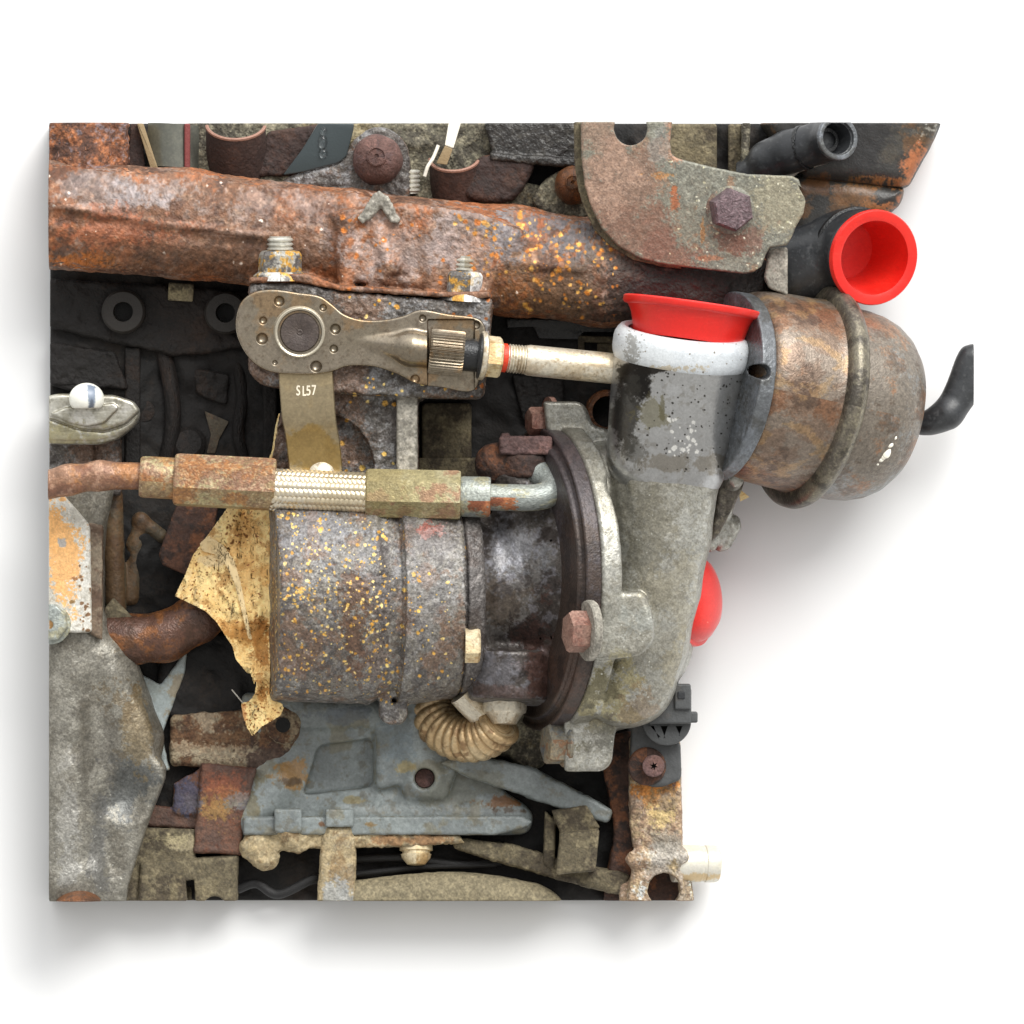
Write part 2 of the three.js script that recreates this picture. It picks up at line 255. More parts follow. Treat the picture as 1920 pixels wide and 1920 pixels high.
// base colour, then layers [field, from, to, colour, amount], blobs [x, y, rx, ry, colour, amount, raggedness], spots {n, r, cols, box}
function mat({ sc = 1, dith = 1, base, layers = [], blobs = [], spots = [], grain = 0.12, bump = 'cast', bumpPx = 2, rough = 0.75, metal = 0, extra = {} }) {
  const st = spots.length ? 1 : 2, n = NT / st, msk = n - 1, d = new Uint8Array(n * n * 4), buf = new Float32Array(n * n * 3), ox = (moff * 377) & 1023, oy = (moff * 619) & 1023; moff++;
  blobs = blobs.map(([x, y, rx, ry, ...o]) => [x / sc, y / sc, rx / sc, ry / sc, ...o]);
  spots = spots.map(s => ({ ...s, r: s.r.map(v => v / sc), box: (s.box ?? [0, 0, 1024, 1024]).map(v => v / sc) }));
  for (let j = 0, q = 0; j < NT; j += st) for (let i = 0; i < NT; i += st, q += 3) {
    let r = base[0], g = base[1], b = base[2];
    for (let l = 0; l < layers.length; l++) {
      const L = layers[l], v = F[L[0]][((j + oy + l * 137 & 1023) << 10) | (i + ox + l * 211 & 1023)] + (F[4][((j + ox & 1023) << 10) | (i + l * 31 & 1023)] - 0.5) * .26 * dith + (F[5][((j + oy & 1023) << 10) | (i + l * 57 & 1023)] - 0.5) * .16 * dith; if (v <= L[1] - .03) continue; const a = sst(L[1] - .03, L[2] + .03, v) * L[4];
      r += (L[3][0] - r) * a; g += (L[3][1] - g) * a; b += (L[3][2] - b) * a;
    }
    buf[q] = r; buf[q + 1] = g; buf[q + 2] = b;
  }
  for (const [x, y, rx, ry, c, am = 1, rag = 0.5] of blobs) {
    const e = 1.6 + rag;
    for (let j = Math.floor((y - ry * e) / st) * st; j <= y + ry * e; j += st) for (let i = Math.floor((x - rx * e) / st) * st; i <= x + rx * e; i += st) {
      const v = hyp((i - x) / rx, (j - y) / ry) + (fAt(2, i + ox, j + oy) - 0.5) * rag * 2.2 + (fAt(4, i, j) - 0.5) * rag * 1.6 * dith + (fAt(5, i, j) - .5) * rag * .9 * dith, a = (1 - sst(0.72, 1.16, v)) * am; if (a <= 0) continue;
      const q = ((j / st & msk) * n + (i / st & msk)) * 3; buf[q] += (c[0] - buf[q]) * a; buf[q + 1] += (c[1] - buf[q + 1]) * a; buf[q + 2] += (c[2] - buf[q + 2]) * a;
    }
  }
  for (const { n: cnt, r: [r0, r1], cols, box: [x0, y0, x1, y1] = [0, 0, 1024, 1024], el = 1.5, am = 0.95, gate = null } of spots) for (let s = 0; s < cnt; s++) {
    const x = rr(x0, x1), y = rr(y0, y1), u = rnd(), rad = r0 + (r1 - r0) * u * u, st = 1 + rnd() * rnd() * (el - 1), an = rnd() * 6.28, c = cols[Math.floor(rnd() * cols.length)], ca = Math.cos(an), sa = Math.sin(an), lim = Math.ceil(rad * st + 2);
    if (gate && fAt(gate[0], Math.floor(x), Math.floor(y)) < gate[1]) continue;
    for (let j = -lim; j <= lim; j++) for (let i = -lim; i <= lim; i++) {
      const px = (i * ca + j * sa) / st, py = -i * sa + j * ca, v = hyp(px, py) / rad + (fAt(4, Math.floor(x) + i * 3, Math.floor(y) + j * 3) - 0.5) * 0.6, a = (1 - sst(0.7, 1.15, v)) * am; if (a <= 0) continue;
      const q = ((((Math.floor(y) + j) & 1023) << 10) | ((Math.floor(x) + i) & 1023)) * 3; for (let k = 0; k < 3; k++) buf[q + k] += (c[k] - buf[q + k]) * a;
    }
  }
  for (let q = 0, k = 0, p = 0; p < n * n; p++, q += 3, k += 4) {
    const i = (p % n) * st, j = Math.floor(p / n) * st, m = 1 + (F[5][((j + oy & 1023) << 10) | (i + ox & 1023)] - 0.5) * grain * 1.5 + (F[4][((j + ox & 1023) << 10) | (i + oy & 1023)] - 0.5) * grain * 1.1;
    d[k] = mx(0, mn(255, buf[q] * m)); d[k + 1] = mx(0, mn(255, buf[q + 1] * m)); d[k + 2] = mx(0, mn(255, buf[q + 2] * m)); d[k + 3] = 255;
  }
  const t = new THREE.DataTexture(d, n, n, THREE.RGBAFormat); t.colorSpace = THREE.SRGBColorSpace; t.wrapS = t.wrapT = THREE.RepeatWrapping; t.magFilter = THREE.LinearFilter; t.minFilter = THREE.LinearMipmapLinearFilter; t.generateMipmaps = true; t.needsUpdate = true; t.repeat.set(1 / sc, 1 / sc);
  return new THREE.MeshPhysicalMaterial({ map: t, bumpMap: BUMP[bump], bumpScale: bumpPx * S * .62, roughness: rough, metalness: metal, ...extra });
}
// a second material on the same maps in another tone
const plain = (c, rough = 0.6, metal = 0, bump = 'fine', bumpPx = 0.8, extra = {}) => new THREE.MeshPhysicalMaterial({ color: new THREE.Color(`rgb(${c})`), roughness: rough, metalness: metal, bumpMap: BUMP[bump], bumpScale: bumpPx * S, ...extra });
const YEL = [[226, 186, 96], [212, 162, 72], [234, 206, 130], [204, 148, 58]];
const M = {
  board: new THREE.MeshStandardMaterial({ color: new THREE.Color(.86, .87, .88), roughness: 0.9 }),
  shadedGrease: mat({ base: [11, 10, 9], layers: [[1, .54, .7, [36, 30, 25], .7], [2, .62, .76, [48, 38, 30], .5], [0, .55, .7, [22, 19, 18], .8]], grain: 0.2, rough: 0.75 }),  // greasy black, lowered further so the colour also carries the recess shade
  manifold: mat({ sc: 2, base: [110, 77, 56], grain: 0.24, bump: 'rust', bumpPx: 3.4, rough: 0.62, metal: 0.12, layers: [[2, .48, .68, [142, 86, 54], .55], [1, .56, .72, [122, 96, 80], .55], [3, .62, .76, [150, 142, 142], .4], [3, .58, .75, [72, 48, 36], .65], [4, .64, .84, [186, 156, 132], .35], [2, .62, .74, [168, 94, 48], .5]],
    blobs: [[130, 388, 60, 6, [186, 150, 132], .6, .5], [300, 422, 130, 6, [178, 142, 124], .55, .5], [440, 438, 60, 6, [186, 156, 140], .55, .5], [150, 345, 120, 30, [154, 150, 154], .4, .9], [300, 345, 60, 26, [160, 156, 160], .45, .9], [560, 380, 90, 30, [158, 142, 138], .45, .9], [120, 490, 100, 18, [190, 108, 40], .75, .8], [180, 440, 110, 26, [160, 88, 54], .5, .9], [400, 500, 160, 40, [104, 76, 58], .6, .8], [880, 440, 70, 80, [148, 134, 130], .55, .8], [760, 470, 80, 70, [162, 148, 145], .5, .8], [640, 470, 14, 60, [84, 60, 50], .5, .8], [690, 500, 40, 40, [172, 160, 158], .45, .9], [350, 520, 130, 22, [112, 72, 46], .6, .8], [960, 440, 36, 70, [124, 122, 126], .7, .8],
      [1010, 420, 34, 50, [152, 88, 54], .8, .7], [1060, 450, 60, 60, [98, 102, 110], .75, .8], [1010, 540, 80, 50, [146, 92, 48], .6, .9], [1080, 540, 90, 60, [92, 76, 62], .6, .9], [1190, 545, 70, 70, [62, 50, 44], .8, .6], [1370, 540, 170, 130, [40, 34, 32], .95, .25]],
    spots: [{ n: 150, r: [1.6, 5.5], cols: [[206, 146, 62], [190, 126, 50], [214, 168, 92]], box: [850, 390, 1090, 590], gate: [3, .5] }, { n: 230, r: [1.6, 5], cols: [[214, 140, 54], [190, 114, 42], [226, 172, 84]], box: [900, 410, 1160, 600], gate: [3, .46] }, { n: 60, r: [2, 6], cols: [[200, 118, 48], [182, 104, 42]], box: [620, 400, 960, 560], gate: [3, .5] }, { n: 50, r: [1.2, 3], cols: [[236, 222, 210]], box: [92, 300, 1000, 560] }] }),
  portRust: mat({ base: [98, 62, 44], grain: 0.3, bump: 'rust', bumpPx: 5, rough: 0.85, layers: [[3, .48, .62, [150, 92, 56], .8], [4, .6, .75, [190, 130, 90], 0.37], [2, .55, .7, [62, 42, 34], .8], [3, .7, .8, [128, 124, 138], .6]] }),
  mauve: mat({ base: [88, 68, 66], grain: 0.24, bump: 'rust', bumpPx: 3, rough: 0.82, layers: [[2, .5, .65, [118, 90, 86], .7], [3, .58, .72, [70, 50, 48], .7], [1, .55, .7, [98, 68, 58], .5]] }),
  darkRust: mat({ base: [66, 46, 38], grain: 0.22, bump: 'rust', bumpPx: 2.6, rough: 0.8, layers: [[1, .48, .62, [96, 62, 44], .7], [2, .58, .72, [128, 78, 46], .6], [0, .5, .66, [48, 36, 34], .7], [3, .64, .76, [40, 32, 30], .7]] }),
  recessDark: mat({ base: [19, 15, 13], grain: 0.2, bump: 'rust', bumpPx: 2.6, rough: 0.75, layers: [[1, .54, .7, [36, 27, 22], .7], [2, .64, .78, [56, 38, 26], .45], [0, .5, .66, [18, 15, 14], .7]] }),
  recessGrey: mat({ base: [82, 74, 60], grain: 0.16, bump: 'fine', bumpPx: 1.4, rough: 0.6, layers: [[1, .5, .66, [104, 92, 70], .6], [2, .56, .7, [60, 46, 34], .7], [0, .55, .68, [110, 76, 44], .5]] }),
  headCast: mat({ base: [92, 88, 74], grain: 0.3, bump: 'cast', bumpPx: 5, rough: 0.85, layers: [[3, .5, .64, [136, 130, 110], .8], [2, .55, .68, [60, 56, 48], .8], [1, .56, .7, [150, 132, 92], .5], [4, .62, .74, [190, 182, 158], 0.31]] }),
  blackPit: mat({ base: [40, 38, 36], grain: 0.3, bump: 'cast', bumpPx: 4, rough: 0.45, layers: [[3, .56, .7, [70, 68, 64], .7], [1, .5, .66, [30, 27, 26], .8], [4, .68, .8, [120, 118, 112], 0.31]] }),
  castGrey: mat({ base: [92, 88, 84], grain: 0.26, bump: 'cast', bumpPx: 3.4, rough: 0.55, metal: 0.25, layers: [[3, .5, .64, [134, 134, 136], .75], [2, .5, .66, [66, 60, 56], .8], [1, .55, .68, [112, 76, 54], .5], [4, .64, .76, [170, 170, 170], 0.28]],
    spots: [{ n: 46, r: [2.5, 6.5], cols: YEL, box: [640, 545, 800, 900] }, { n: 20, r: [2, 5], cols: YEL, box: [460, 690, 930, 760] }, { n: 30, r: [3, 8], cols: [[196, 128, 50], [180, 104, 50]], box: [850, 560, 930, 750] }] }),
  turbine: mat({ base: [110, 105, 97], grain: 0.3, bump: 'cast', bumpPx: 2.6, rough: 0.5, metal: 0.15, layers: [[1, .5, .66, [130, 128, 124], .7], [0, .54, .68, [84, 75, 68], .7], [3, .55, .68, [68, 64, 64], .6], [2, .62, .75, [112, 84, 66], .6], [4, .62, .76, [164, 166, 172], 0.28]],
    blobs: [[600, 995, 110, 36, [144, 147, 154], .45, .9], [690, 1040, 50, 60, [120, 122, 128], .4, .8], [660, 1180, 26, 90, [86, 58, 40], .65, .9], [700, 1240, 40, 60, [96, 72, 60], .4, .9], [720, 1100, 14, 110, [60, 52, 48], .6, .7], [790, 1000, 60, 30, [72, 66, 64], .6, .7], [800, 990, 22, 14, [140, 72, 60], .7, .8], [800, 1100, 50, 90, [136, 134, 134], .4, .9]],  // first pale blob paints overhead light along the top of the housing
    spots: [{ n: 300, r: [1.1, 3.9], cols: YEL, box: [508, 955, 726, 1140], gate: [3, .3], el: 1.8, am: .85 }, { n: 360, r: [.9, 3.2], cols: YEL, box: [505, 1100, 735, 1322], gate: [3, .3], el: 2.4, am: .85 }, { n: 80, r: [1.2, 3.8], cols: YEL, box: [730, 1060, 850, 1320] }, { n: 40, r: [1.4, 4], cols: YEL, box: [690, 950, 740, 1320] }] }),
  turbineRim: mat({ base: [92, 88, 86], grain: 0.26, bump: 'cast', bumpPx: 3, rough: 0.5, metal: 0.3, layers: [[1, .5, .64, [118, 114, 112], .7], [2, .55, .7, [70, 62, 58], .7], [4, .62, .75, [150, 146, 142], 0.31]], spots: [{ n: 60, r: [1.6, 4], cols: YEL, box: [740, 1200, 900, 1330] }] }),
  bearing: mat({ dith: .7, base: [80, 75, 71], grain: 0.24, bump: 'cast', bumpPx: 1.5, rough: 0.42, metal: 0.35, layers: [[1, .48, .62, [112, 110, 108], .6], [0, .54, .68, [66, 60, 56], .75], [2, .56, .7, [50, 44, 42], .7], [3, .6, .72, [140, 140, 150], .5]],
    blobs: [[960, 1040, 60, 60, [132, 134, 140], .6, .7], [940, 1130, 60, 50, [74, 64, 54], .7, .8], [1000, 1180, 50, 40, [44, 36, 34], .8, .7], [1020, 1230, 44, 90, [80, 56, 50], .6, .9], [1010, 1265, 34, 44, [98, 72, 64], .5, .9], [930, 1260, 50, 40, [106, 106, 112], .6, .7], [940, 1295, 100, 14, [70, 52, 46], .6, .6]] }),
  backplate: mat({ base: [64, 53, 47], grain: 0.2, bump: 'fine', bumpPx: 1.4, rough: 0.45, metal: 0.3, layers: [[1, .52, .66, [86, 64, 54], .6], [2, .55, .7, [44, 37, 34], .7], [0, .55, .66, [84, 82, 90], .5]] }),
  alu: mat({ dith: .5, base: [152, 151, 143], grain: 0.17, bump: 'cast', bumpPx: 1.2, rough: 0.4, metal: 0.55, layers: [[1, .5, .66, [138, 134, 122], .5], [0, .52, .66, [174, 174, 168], .6], [4, .6, .75, [116, 112, 98], 0.37], [4, .7, .84, [186, 184, 172], 0.2], [3, .62, .74, [128, 124, 112], .4]],
    blobs: [[120, 1310, 50, 70, [150, 140, 100], .7, .9], [110, 1290, 30, 40, [84, 80, 62], .6, .9], [170, 1330, 40, 40, [126, 106, 84], .5, .8], [120, 1390, 36, 30, [96, 98, 92], .6, .8], [106, 1380, 30, 46, [112, 108, 98], .5, .8], [190, 1020, 40, 120, [116, 112, 98], .5, .9], [230, 1120, 60, 80, [156, 150, 132], .5, .9], [250, 1250, 30, 60, [142, 134, 112], .5, .9], [90, 1160, 50, 60, [164, 164, 156], .5, .8], [180, 1170, 30, 40, [158, 162, 158], .5, .8]],
    spots: [{ n: 120, r: [.7, 1.6], cols: [[200, 200, 190]], box: [80, 900, 200, 1400] }] }),
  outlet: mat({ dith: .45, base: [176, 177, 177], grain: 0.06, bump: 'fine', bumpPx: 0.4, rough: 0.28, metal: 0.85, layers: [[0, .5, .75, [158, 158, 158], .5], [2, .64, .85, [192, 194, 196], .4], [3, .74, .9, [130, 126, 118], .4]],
    blobs: [[164, 706, 26, 44, [30, 28, 26], .94, .5], [148, 770, 22, 90, [62, 60, 56], .8, .6], [196, 692, 60, 10, [40, 37, 34], .9, .6], [290, 692, 40, 10, [70, 56, 44], .85, 1], [300, 676, 110, 5, [150, 122, 84], .7, .9], [205, 790, 24, 26, [118, 112, 84], .5, 1.2], [216, 764, 5, 26, [92, 86, 56], .5, .9], [160, 850, 26, 34, [88, 86, 80], .5, .9], [376, 720, 12, 60, [120, 112, 100], .5, .9], [250, 870, 110, 16, [120, 112, 98], .5, .8]],  // the tall dark blob at the left paints shade onto that side
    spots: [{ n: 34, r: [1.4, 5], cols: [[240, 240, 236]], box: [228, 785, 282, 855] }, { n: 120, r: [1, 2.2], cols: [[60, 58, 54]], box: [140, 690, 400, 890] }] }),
  lipAlu: mat({ base: [214, 219, 222], grain: 0.06, bump: 'fine', bumpPx: 0.6, rough: 0.4, metal: 0.15, layers: [[1, .55, .7, [196, 202, 208], .5]], blobs: [[160, 665, 14, 30, [120, 118, 112], .6, .8], [210, 692, 60, 7, [176, 158, 126], .6, .9]], spots: [{ n: 60, r: [.8, 1.8], cols: [[120, 112, 100]], box: [130, 610, 420, 700] }] }),
  canister: mat({ dith: .8, base: [122, 104, 90], grain: 0.2, bump: 'fine', bumpPx: 1.0, rough: 0.4, metal: 0.45, layers: [[1, .5, .64, [126, 86, 60], .65], [0, .5, .64, [122, 116, 106], .7], [2, .56, .7, [138, 138, 132], .35], [2, .6, .74, [76, 60, 50], .6], [6, .66, .76, [176, 140, 92], .4]] }),
  bead: mat({ base: [96, 90, 82], grain: 0.2, bump: 'fine', bumpPx: 1, rough: 0.38, metal: 0.5, layers: [[1, .5, .66, [120, 114, 98], .7], [2, .56, .7, [62, 58, 52], .7], [4, .62, .74, [176, 168, 140], 0.31]] }),
  dome: mat({ base: [120, 112, 102], grain: 0.2, bump: 'fine', bumpPx: 1, rough: 0.4, metal: 0.4, layers: [[1, .5, .64, [150, 106, 76], .65], [0, .5, .64, [136, 140, 142], .7], [2, .58, .72, [90, 76, 64], .6]] }),
  plateZinc: mat({ base: [98, 101, 104], grain: 0.14, bump: 'fine', bumpPx: 1.2, rough: 0.42, metal: 0.45, layers: [[1, .5, .66, [120, 126, 134], .6], [2, .58, .7, [78, 78, 76], .7], [4, .66, .78, [150, 154, 158], 0.25]] }),
  steelWarm: mat({ dith: .5, base: [136, 126, 110], grain: 0.1, bump: 'brush', bumpPx: 0.2, rough: 0.27, metal: 0.85, layers: [[0, .5, .66, [128, 114, 96], .6], [2, .64, .78, [160, 124, 84], .45], [1, .5, .66, [148, 138, 124], .5], [4, .7, .8, [84, 70, 56], 0.31]] }),
  strap: mat({ dith: .4, base: [158, 144, 116], grain: 0.1, bump: 'brush', bumpPx: 0.3, rough: 0.3, metal: 0.75, layers: [[1, .5, .7, [136, 116, 82], .6], [2, .62, .76, [168, 148, 112], .4]], blobs: [[580, 840, 60, 34, [150, 116, 50], .5, .6]] }),
  brass: mat({ base: [212, 204, 186], grain: 0.1, bump: 'fine', bumpPx: 0.6, rough: 0.36, metal: 0.55, layers: [[1, .54, .72, [196, 176, 142], .5], [2, .66, .8, [160, 136, 104], .4], [4, .7, .8, [110, 86, 56], 0.31]] }),
  creamNut: mat({ base: [222, 204, 164], grain: 0.1, bump: 'fine', bumpPx: 0.8, rough: 0.42, metal: 0.35, layers: [[2, .55, .7, [176, 136, 84], .6], [1, .56, .7, [236, 224, 196], .6], [4, .66, .76, [120, 96, 66], 0.31]] }),
  bellows: mat({ base: [192, 166, 126], grain: 0.12, bump: 'fine', bumpPx: 0.8, rough: 0.38, metal: 0.5, layers: [[1, .54, .7, [150, 122, 86], .5], [2, .6, .74, [216, 200, 166], .5], [3, .64, .76, [96, 66, 40], .5]], blobs: [[800, 1390, 40, 60, [104, 66, 36], .7, .7]] }),
  braid: mat({ base: [216, 208, 190], grain: 0.1, bump: 'fine', bumpPx: 0.3, rough: 0.3, metal: 0.75, layers: [[1, .56, .72, [204, 184, 144], .5]] }),
  hoseRust: mat({ base: [150, 128, 94], grain: 0.18, bump: 'fine', bumpPx: 1.8, rough: 0.5, metal: 0.25, layers: [[1, .46, .6, [166, 158, 118], .8], [0, .56, .68, [132, 92, 74], .7], [2, .58, .7, [168, 108, 58], .6], [4, .58, .72, [104, 76, 60], .4], [4, .66, .78, [216, 202, 170], .35]] }),
  pipeWarm: mat({ base: [138, 104, 82], grain: 0.16, bump: 'fine', bumpPx: 1.8, rough: 0.5, metal: 0.2, layers: [[1, .52, .66, [172, 116, 66], .6], [2, .58, .7, [118, 82, 66], .6], [3, .62, .74, [196, 160, 136], .5]] }),
  ferruleOlive: mat({ base: [160, 150, 112], grain: 0.16, bump: 'fine', bumpPx: 1.6, rough: 0.48, metal: 0.3, layers: [[1, .5, .64, [176, 168, 136], .7], [2, .6, .72, [150, 110, 88], .7], [0, .56, .68, [142, 128, 88], .6]] }),
  zinc: mat({ base: [150, 156, 152], grain: 0.22, bump: 'fine', bumpPx: 1.4, rough: 0.48, metal: 0.35, layers: [[1, .5, .64, [172, 176, 166], .6], [4, .58, .7, [116, 122, 120], 0.37], [2, .6, .74, [160, 152, 116], .6]], blobs: [[945, 935, 22, 40, [178, 106, 66], .85, .7], [1005, 885, 24, 22, [150, 100, 70], .8, .7], [930, 940, 10, 30, [110, 62, 46], .6, .8]] }),
  aluArm: mat({ dith: .6, base: [118, 115, 106], grain: 0.2, bump: 'cast', bumpPx: 1.6, rough: 0.42, metal: 0.4, layers: [[0, .48, .66, [98, 94, 85], .6], [1, .54, .7, [134, 131, 122], .45], [2, .58, .74, [92, 87, 77], .45], [4, .66, .78, [176, 174, 166], .25]],
    blobs: [[240, 1480, 40, 60, [78, 81, 82], .7, .6], [256, 1350, 30, 56, [132, 112, 78], .5, 1], [222, 1296, 30, 46, [98, 82, 58], .5, 1], [128, 1560, 20, 120, [152, 152, 150], .45, .9], [112, 1420, 16, 130, [150, 147, 138], .45, .8], [160, 1400, 16, 140, [84, 80, 72], .55, .8], [206, 1400, 18, 80, [92, 88, 81], .5, .9], [182, 1570, 14, 100, [94, 95, 96], .45, .9]], spots: [{ n: 40, r: [.7, 1.4], cols: [[186, 186, 180]], box: [92, 1480, 250, 1690] }] }),
  aluFace: mat({ base: [206, 204, 196], grain: 0.12, bump: 'fine', bumpPx: 1.2, rough: 0.55, layers: [[2, .56, .7, [176, 172, 160], .6], [4, .68, .8, [120, 104, 80], 0.31]], blobs: [[112, 1060, 34, 90, [224, 170, 108], .95, .6], [110, 1000, 40, 30, [222, 168, 104], .9, .7], [130, 1030, 14, 40, [222, 172, 112], .7, .8], [116, 1017, 7, 7, [150, 150, 150], .9, .4], [136, 1128, 7, 4, [128, 96, 50], .9, .4], [140, 1085, 6, 4, [140, 96, 56], .9, .6]], spots: [{ n: 24, r: [1.5, 4], cols: [[116, 84, 54]], box: [150, 1060, 176, 1190] }] }),
  aluSide: mat({ base: [112, 96, 80], grain: 0.2, bump: 'cast', bumpPx: 2, rough: 0.7, layers: [[2, .5, .64, [84, 64, 50], .8], [1, .55, .68, [140, 130, 112], .7]] }),
  aluShiny: mat({ base: [178, 176, 166], grain: 0.1, bump: 'brush', bumpPx: 1, rough: 0.32, metal: 0.6, layers: [[1, .5, .66, [150, 146, 132], .6], [2, .6, .74, [206, 204, 198], .6], [3, .64, .76, [108, 104, 90], .5]], blobs: [[120, 815, 60, 18, [150, 140, 96], .6, .9], [200, 810, 60, 14, [142, 138, 122], .4, .9]] }),
  ballWhite: mat({ base: [236, 236, 226], grain: 0.03, bump: 'fine', bumpPx: 0.3, rough: 0.3, blobs: [[172, 738, 8, 30, [120, 132, 150], .95, .25], [172, 762, 6, 16, [84, 92, 104], .8, .3]] }),
  bracket: mat({ dith: .7, base: [116, 115, 104], grain: 0.2, bump: 'cast', bumpPx: 2, rough: 0.5, metal: 0.2, layers: [[4, .54, .68, [160, 160, 146], 0.37], [4, .6, .72, [100, 102, 94], 0.37], [1, .55, .68, [116, 112, 98], .6], [2, .76, .9, [150, 104, 74], .5]],
    blobs: [[100, 240, 70, 160, [134, 111, 95], .85, .6], [150, 330, 70, 120, [126, 99, 83], .82, .6], [170, 440, 70, 50, [116, 89, 74], .85, .6], [230, 470, 50, 30, [118, 86, 72], .8, .9], [130, 300, 40, 60, [166, 140, 122], .5, 1], [236, 250, 14, 70, [164, 118, 92], .7, .9], [240, 375, 9, 20, [154, 92, 60], .9, .6], [240, 355, 6, 9, [160, 96, 60], .9, .5], [226, 330, 30, 8, [170, 120, 70], .7, .9], [380, 450, 30, 24, [112, 82, 70], .75, .9], [345, 450, 26, 26, [110, 76, 62], .7, .8], [292, 430, 5, 26, [160, 110, 64], .7, .7], [310, 485, 24, 6, [158, 100, 70], .6, .9], [440, 380, 40, 70, [150, 142, 118], .6, .8], [210, 270, 20, 40, [134, 134, 128], .6, .8]],
    spots: [{ n: 170, r: [.6, 1.9], cols: [[200, 198, 178], [190, 186, 154]], box: [230, 300, 490, 510], el: 3 }] }),
  boltMauve: mat({ base: [98, 82, 86], grain: 0.3, bump: 'rust', bumpPx: 2.4, rough: 0.6, metal: 0.2, layers: [[3, .54, .68, [122, 104, 108], .7], [4, .6, .72, [66, 52, 54], 0.43]] }),
  boltRust: mat({ base: [142, 106, 94], grain: 0.2, bump: 'rust', bumpPx: 1.6, rough: 0.5, metal: 0.25, layers: [[2, .52, .66, [118, 78, 66], .7], [1, .55, .7, [160, 132, 118], .6], [4, .62, .74, [84, 60, 52], 0.31]] }),
  boltGrey: mat({ base: [124, 118, 104], grain: 0.2, bump: 'fine', bumpPx: 1.4, rough: 0.55, metal: 0.2, layers: [[2, .52, .66, [96, 104, 112], .7], [1, .56, .68, [150, 130, 100], .6], [3, .64, .76, [128, 84, 56], .6]] }),
  nutDirty: mat({ base: [168, 166, 158], grain: 0.2, bump: 'fine', bumpPx: 2, rough: 0.5, metal: 0.25, layers: [[2, .5, .6, [84, 80, 78], .85], [3, .56, .68, [206, 148, 50], .8], [1, .55, .68, [226, 228, 228], .7]] }),
  threadSteel: mat({ base: [200, 198, 188], grain: 0.1, bump: 'fine', bumpPx: 0.5, rough: 0.35, metal: 0.5, layers: [[2, .6, .74, [150, 140, 120], .6]] }),
  coverDark: mat({ dith: .7, base: [46, 45, 43], grain: 0.16, bump: 'fine', bumpPx: .7, rough: 0.4, layers: [[1, .52, .66, [70, 64, 54], .7], [7, .6, .8, [84, 80, 72], .4], [2, .6, .72, [112, 76, 44], .6]],
    blobs: [[690, 310, 24, 46, [170, 104, 66], .9, .7], [664, 345, 46, 14, [160, 104, 60], .85, .8], [610, 335, 30, 8, [150, 100, 58], .8, .9], [640, 385, 40, 14, [168, 108, 66], .85, .8], [670, 375, 20, 14, [164, 100, 66], .8, .8], [570, 360, 50, 26, [110, 76, 44], .75, .9], [520, 350, 30, 20, [92, 62, 38], .8, .9], [600, 250, 60, 60, [38, 37, 37], .9, .8], [715, 242, 20, 14, [200, 198, 188], .6, 1.4], [730, 265, 10, 40, [150, 148, 140], .5, .9]] }),
  blackPlastic: mat({ base: [40, 42, 45], grain: 0.1, bump: 'fine', bumpPx: 0.35, rough: 0.38, layers: [[1, .55, .7, [58, 60, 62], .6], [4, .74, .84, [110, 112, 112], 0.31]] }),
  greyPlastic: mat({ base: [72, 74, 75], grain: 0.08, bump: 'fine', bumpPx: 0.8, rough: 0.5, layers: [[1, .52, .68, [60, 60, 60], .6], [2, .64, .76, [88, 84, 80], .5]] }),
  redCap: mat({ base: [232, 36, 26], grain: 0.03, bump: 'fine', bumpPx: 0.3, rough: 0.38, layers: [[1, .5, .7, [246, 52, 38], .6], [7, .66, .9, [250, 96, 80], .3]], spots: [{ n: 60, r: [.6, 2], cols: [[150, 20, 16], [250, 140, 120]] }], extra: { transmission: 0.22, thickness: 0, clearcoat: 0.2, clearcoatRoughness: 0.3 } }),
  paper: mat({ base: [254, 222, 156], grain: 0.08, bump: 'fine', bumpPx: 1, rough: 0.85, layers: [[1, .54, .68, [246, 204, 132], .7], [0, .52, .66, [255, 230, 178], .7], [2, .68, .8, [206, 152, 84], .5], [6, .74, .8, [150, 100, 50], .5]],
    blobs: [[400, 1050, 40, 10, [238, 214, 168], .8, .5], [470, 1030, 26, 90, [222, 176, 108], .5, .8], [492, 1230, 16, 60, [156, 100, 44], .7, .8], [470, 1200, 40, 16, [198, 146, 76], .6, .8], [465, 1180, 40, 20, [170, 112, 50], .5, .9], [455, 1335, 5, 16, [160, 100, 60], .6, .8]],
    spots: [{ n: 260, r: [.5, 1.5], cols: [[140, 88, 34], [116, 72, 30]], box: [340, 1020, 440, 1150], el: 3 }, { n: 60, r: [.8, 2.4], cols: [[120, 76, 34]], box: [425, 955, 465, 1020], el: 3 }, { n: 90, r: [.6, 1.9], cols: [[150, 92, 40]], box: [455, 1315, 535, 1380], el: 3 }, { n: 90, r: [.5, 1.2], cols: [[130, 72, 40]], box: [445, 960, 495, 1180], el: 5 }] }),
  paperPale: plain([240, 214, 164], .85, 0, 'fine', .6),
  blockBlue: mat({ dith: .5, base: [128, 135, 134], grain: 0.1, bump: 'cast', bumpPx: 1.6, rough: 0.46, layers: [[0, .5, .64, [112, 118, 118], .7], [1, .54, .68, [142, 150, 150], .6], [2, .62, .74, [118, 112, 92], .6], [3, .68, .8, [100, 96, 84], .5]],
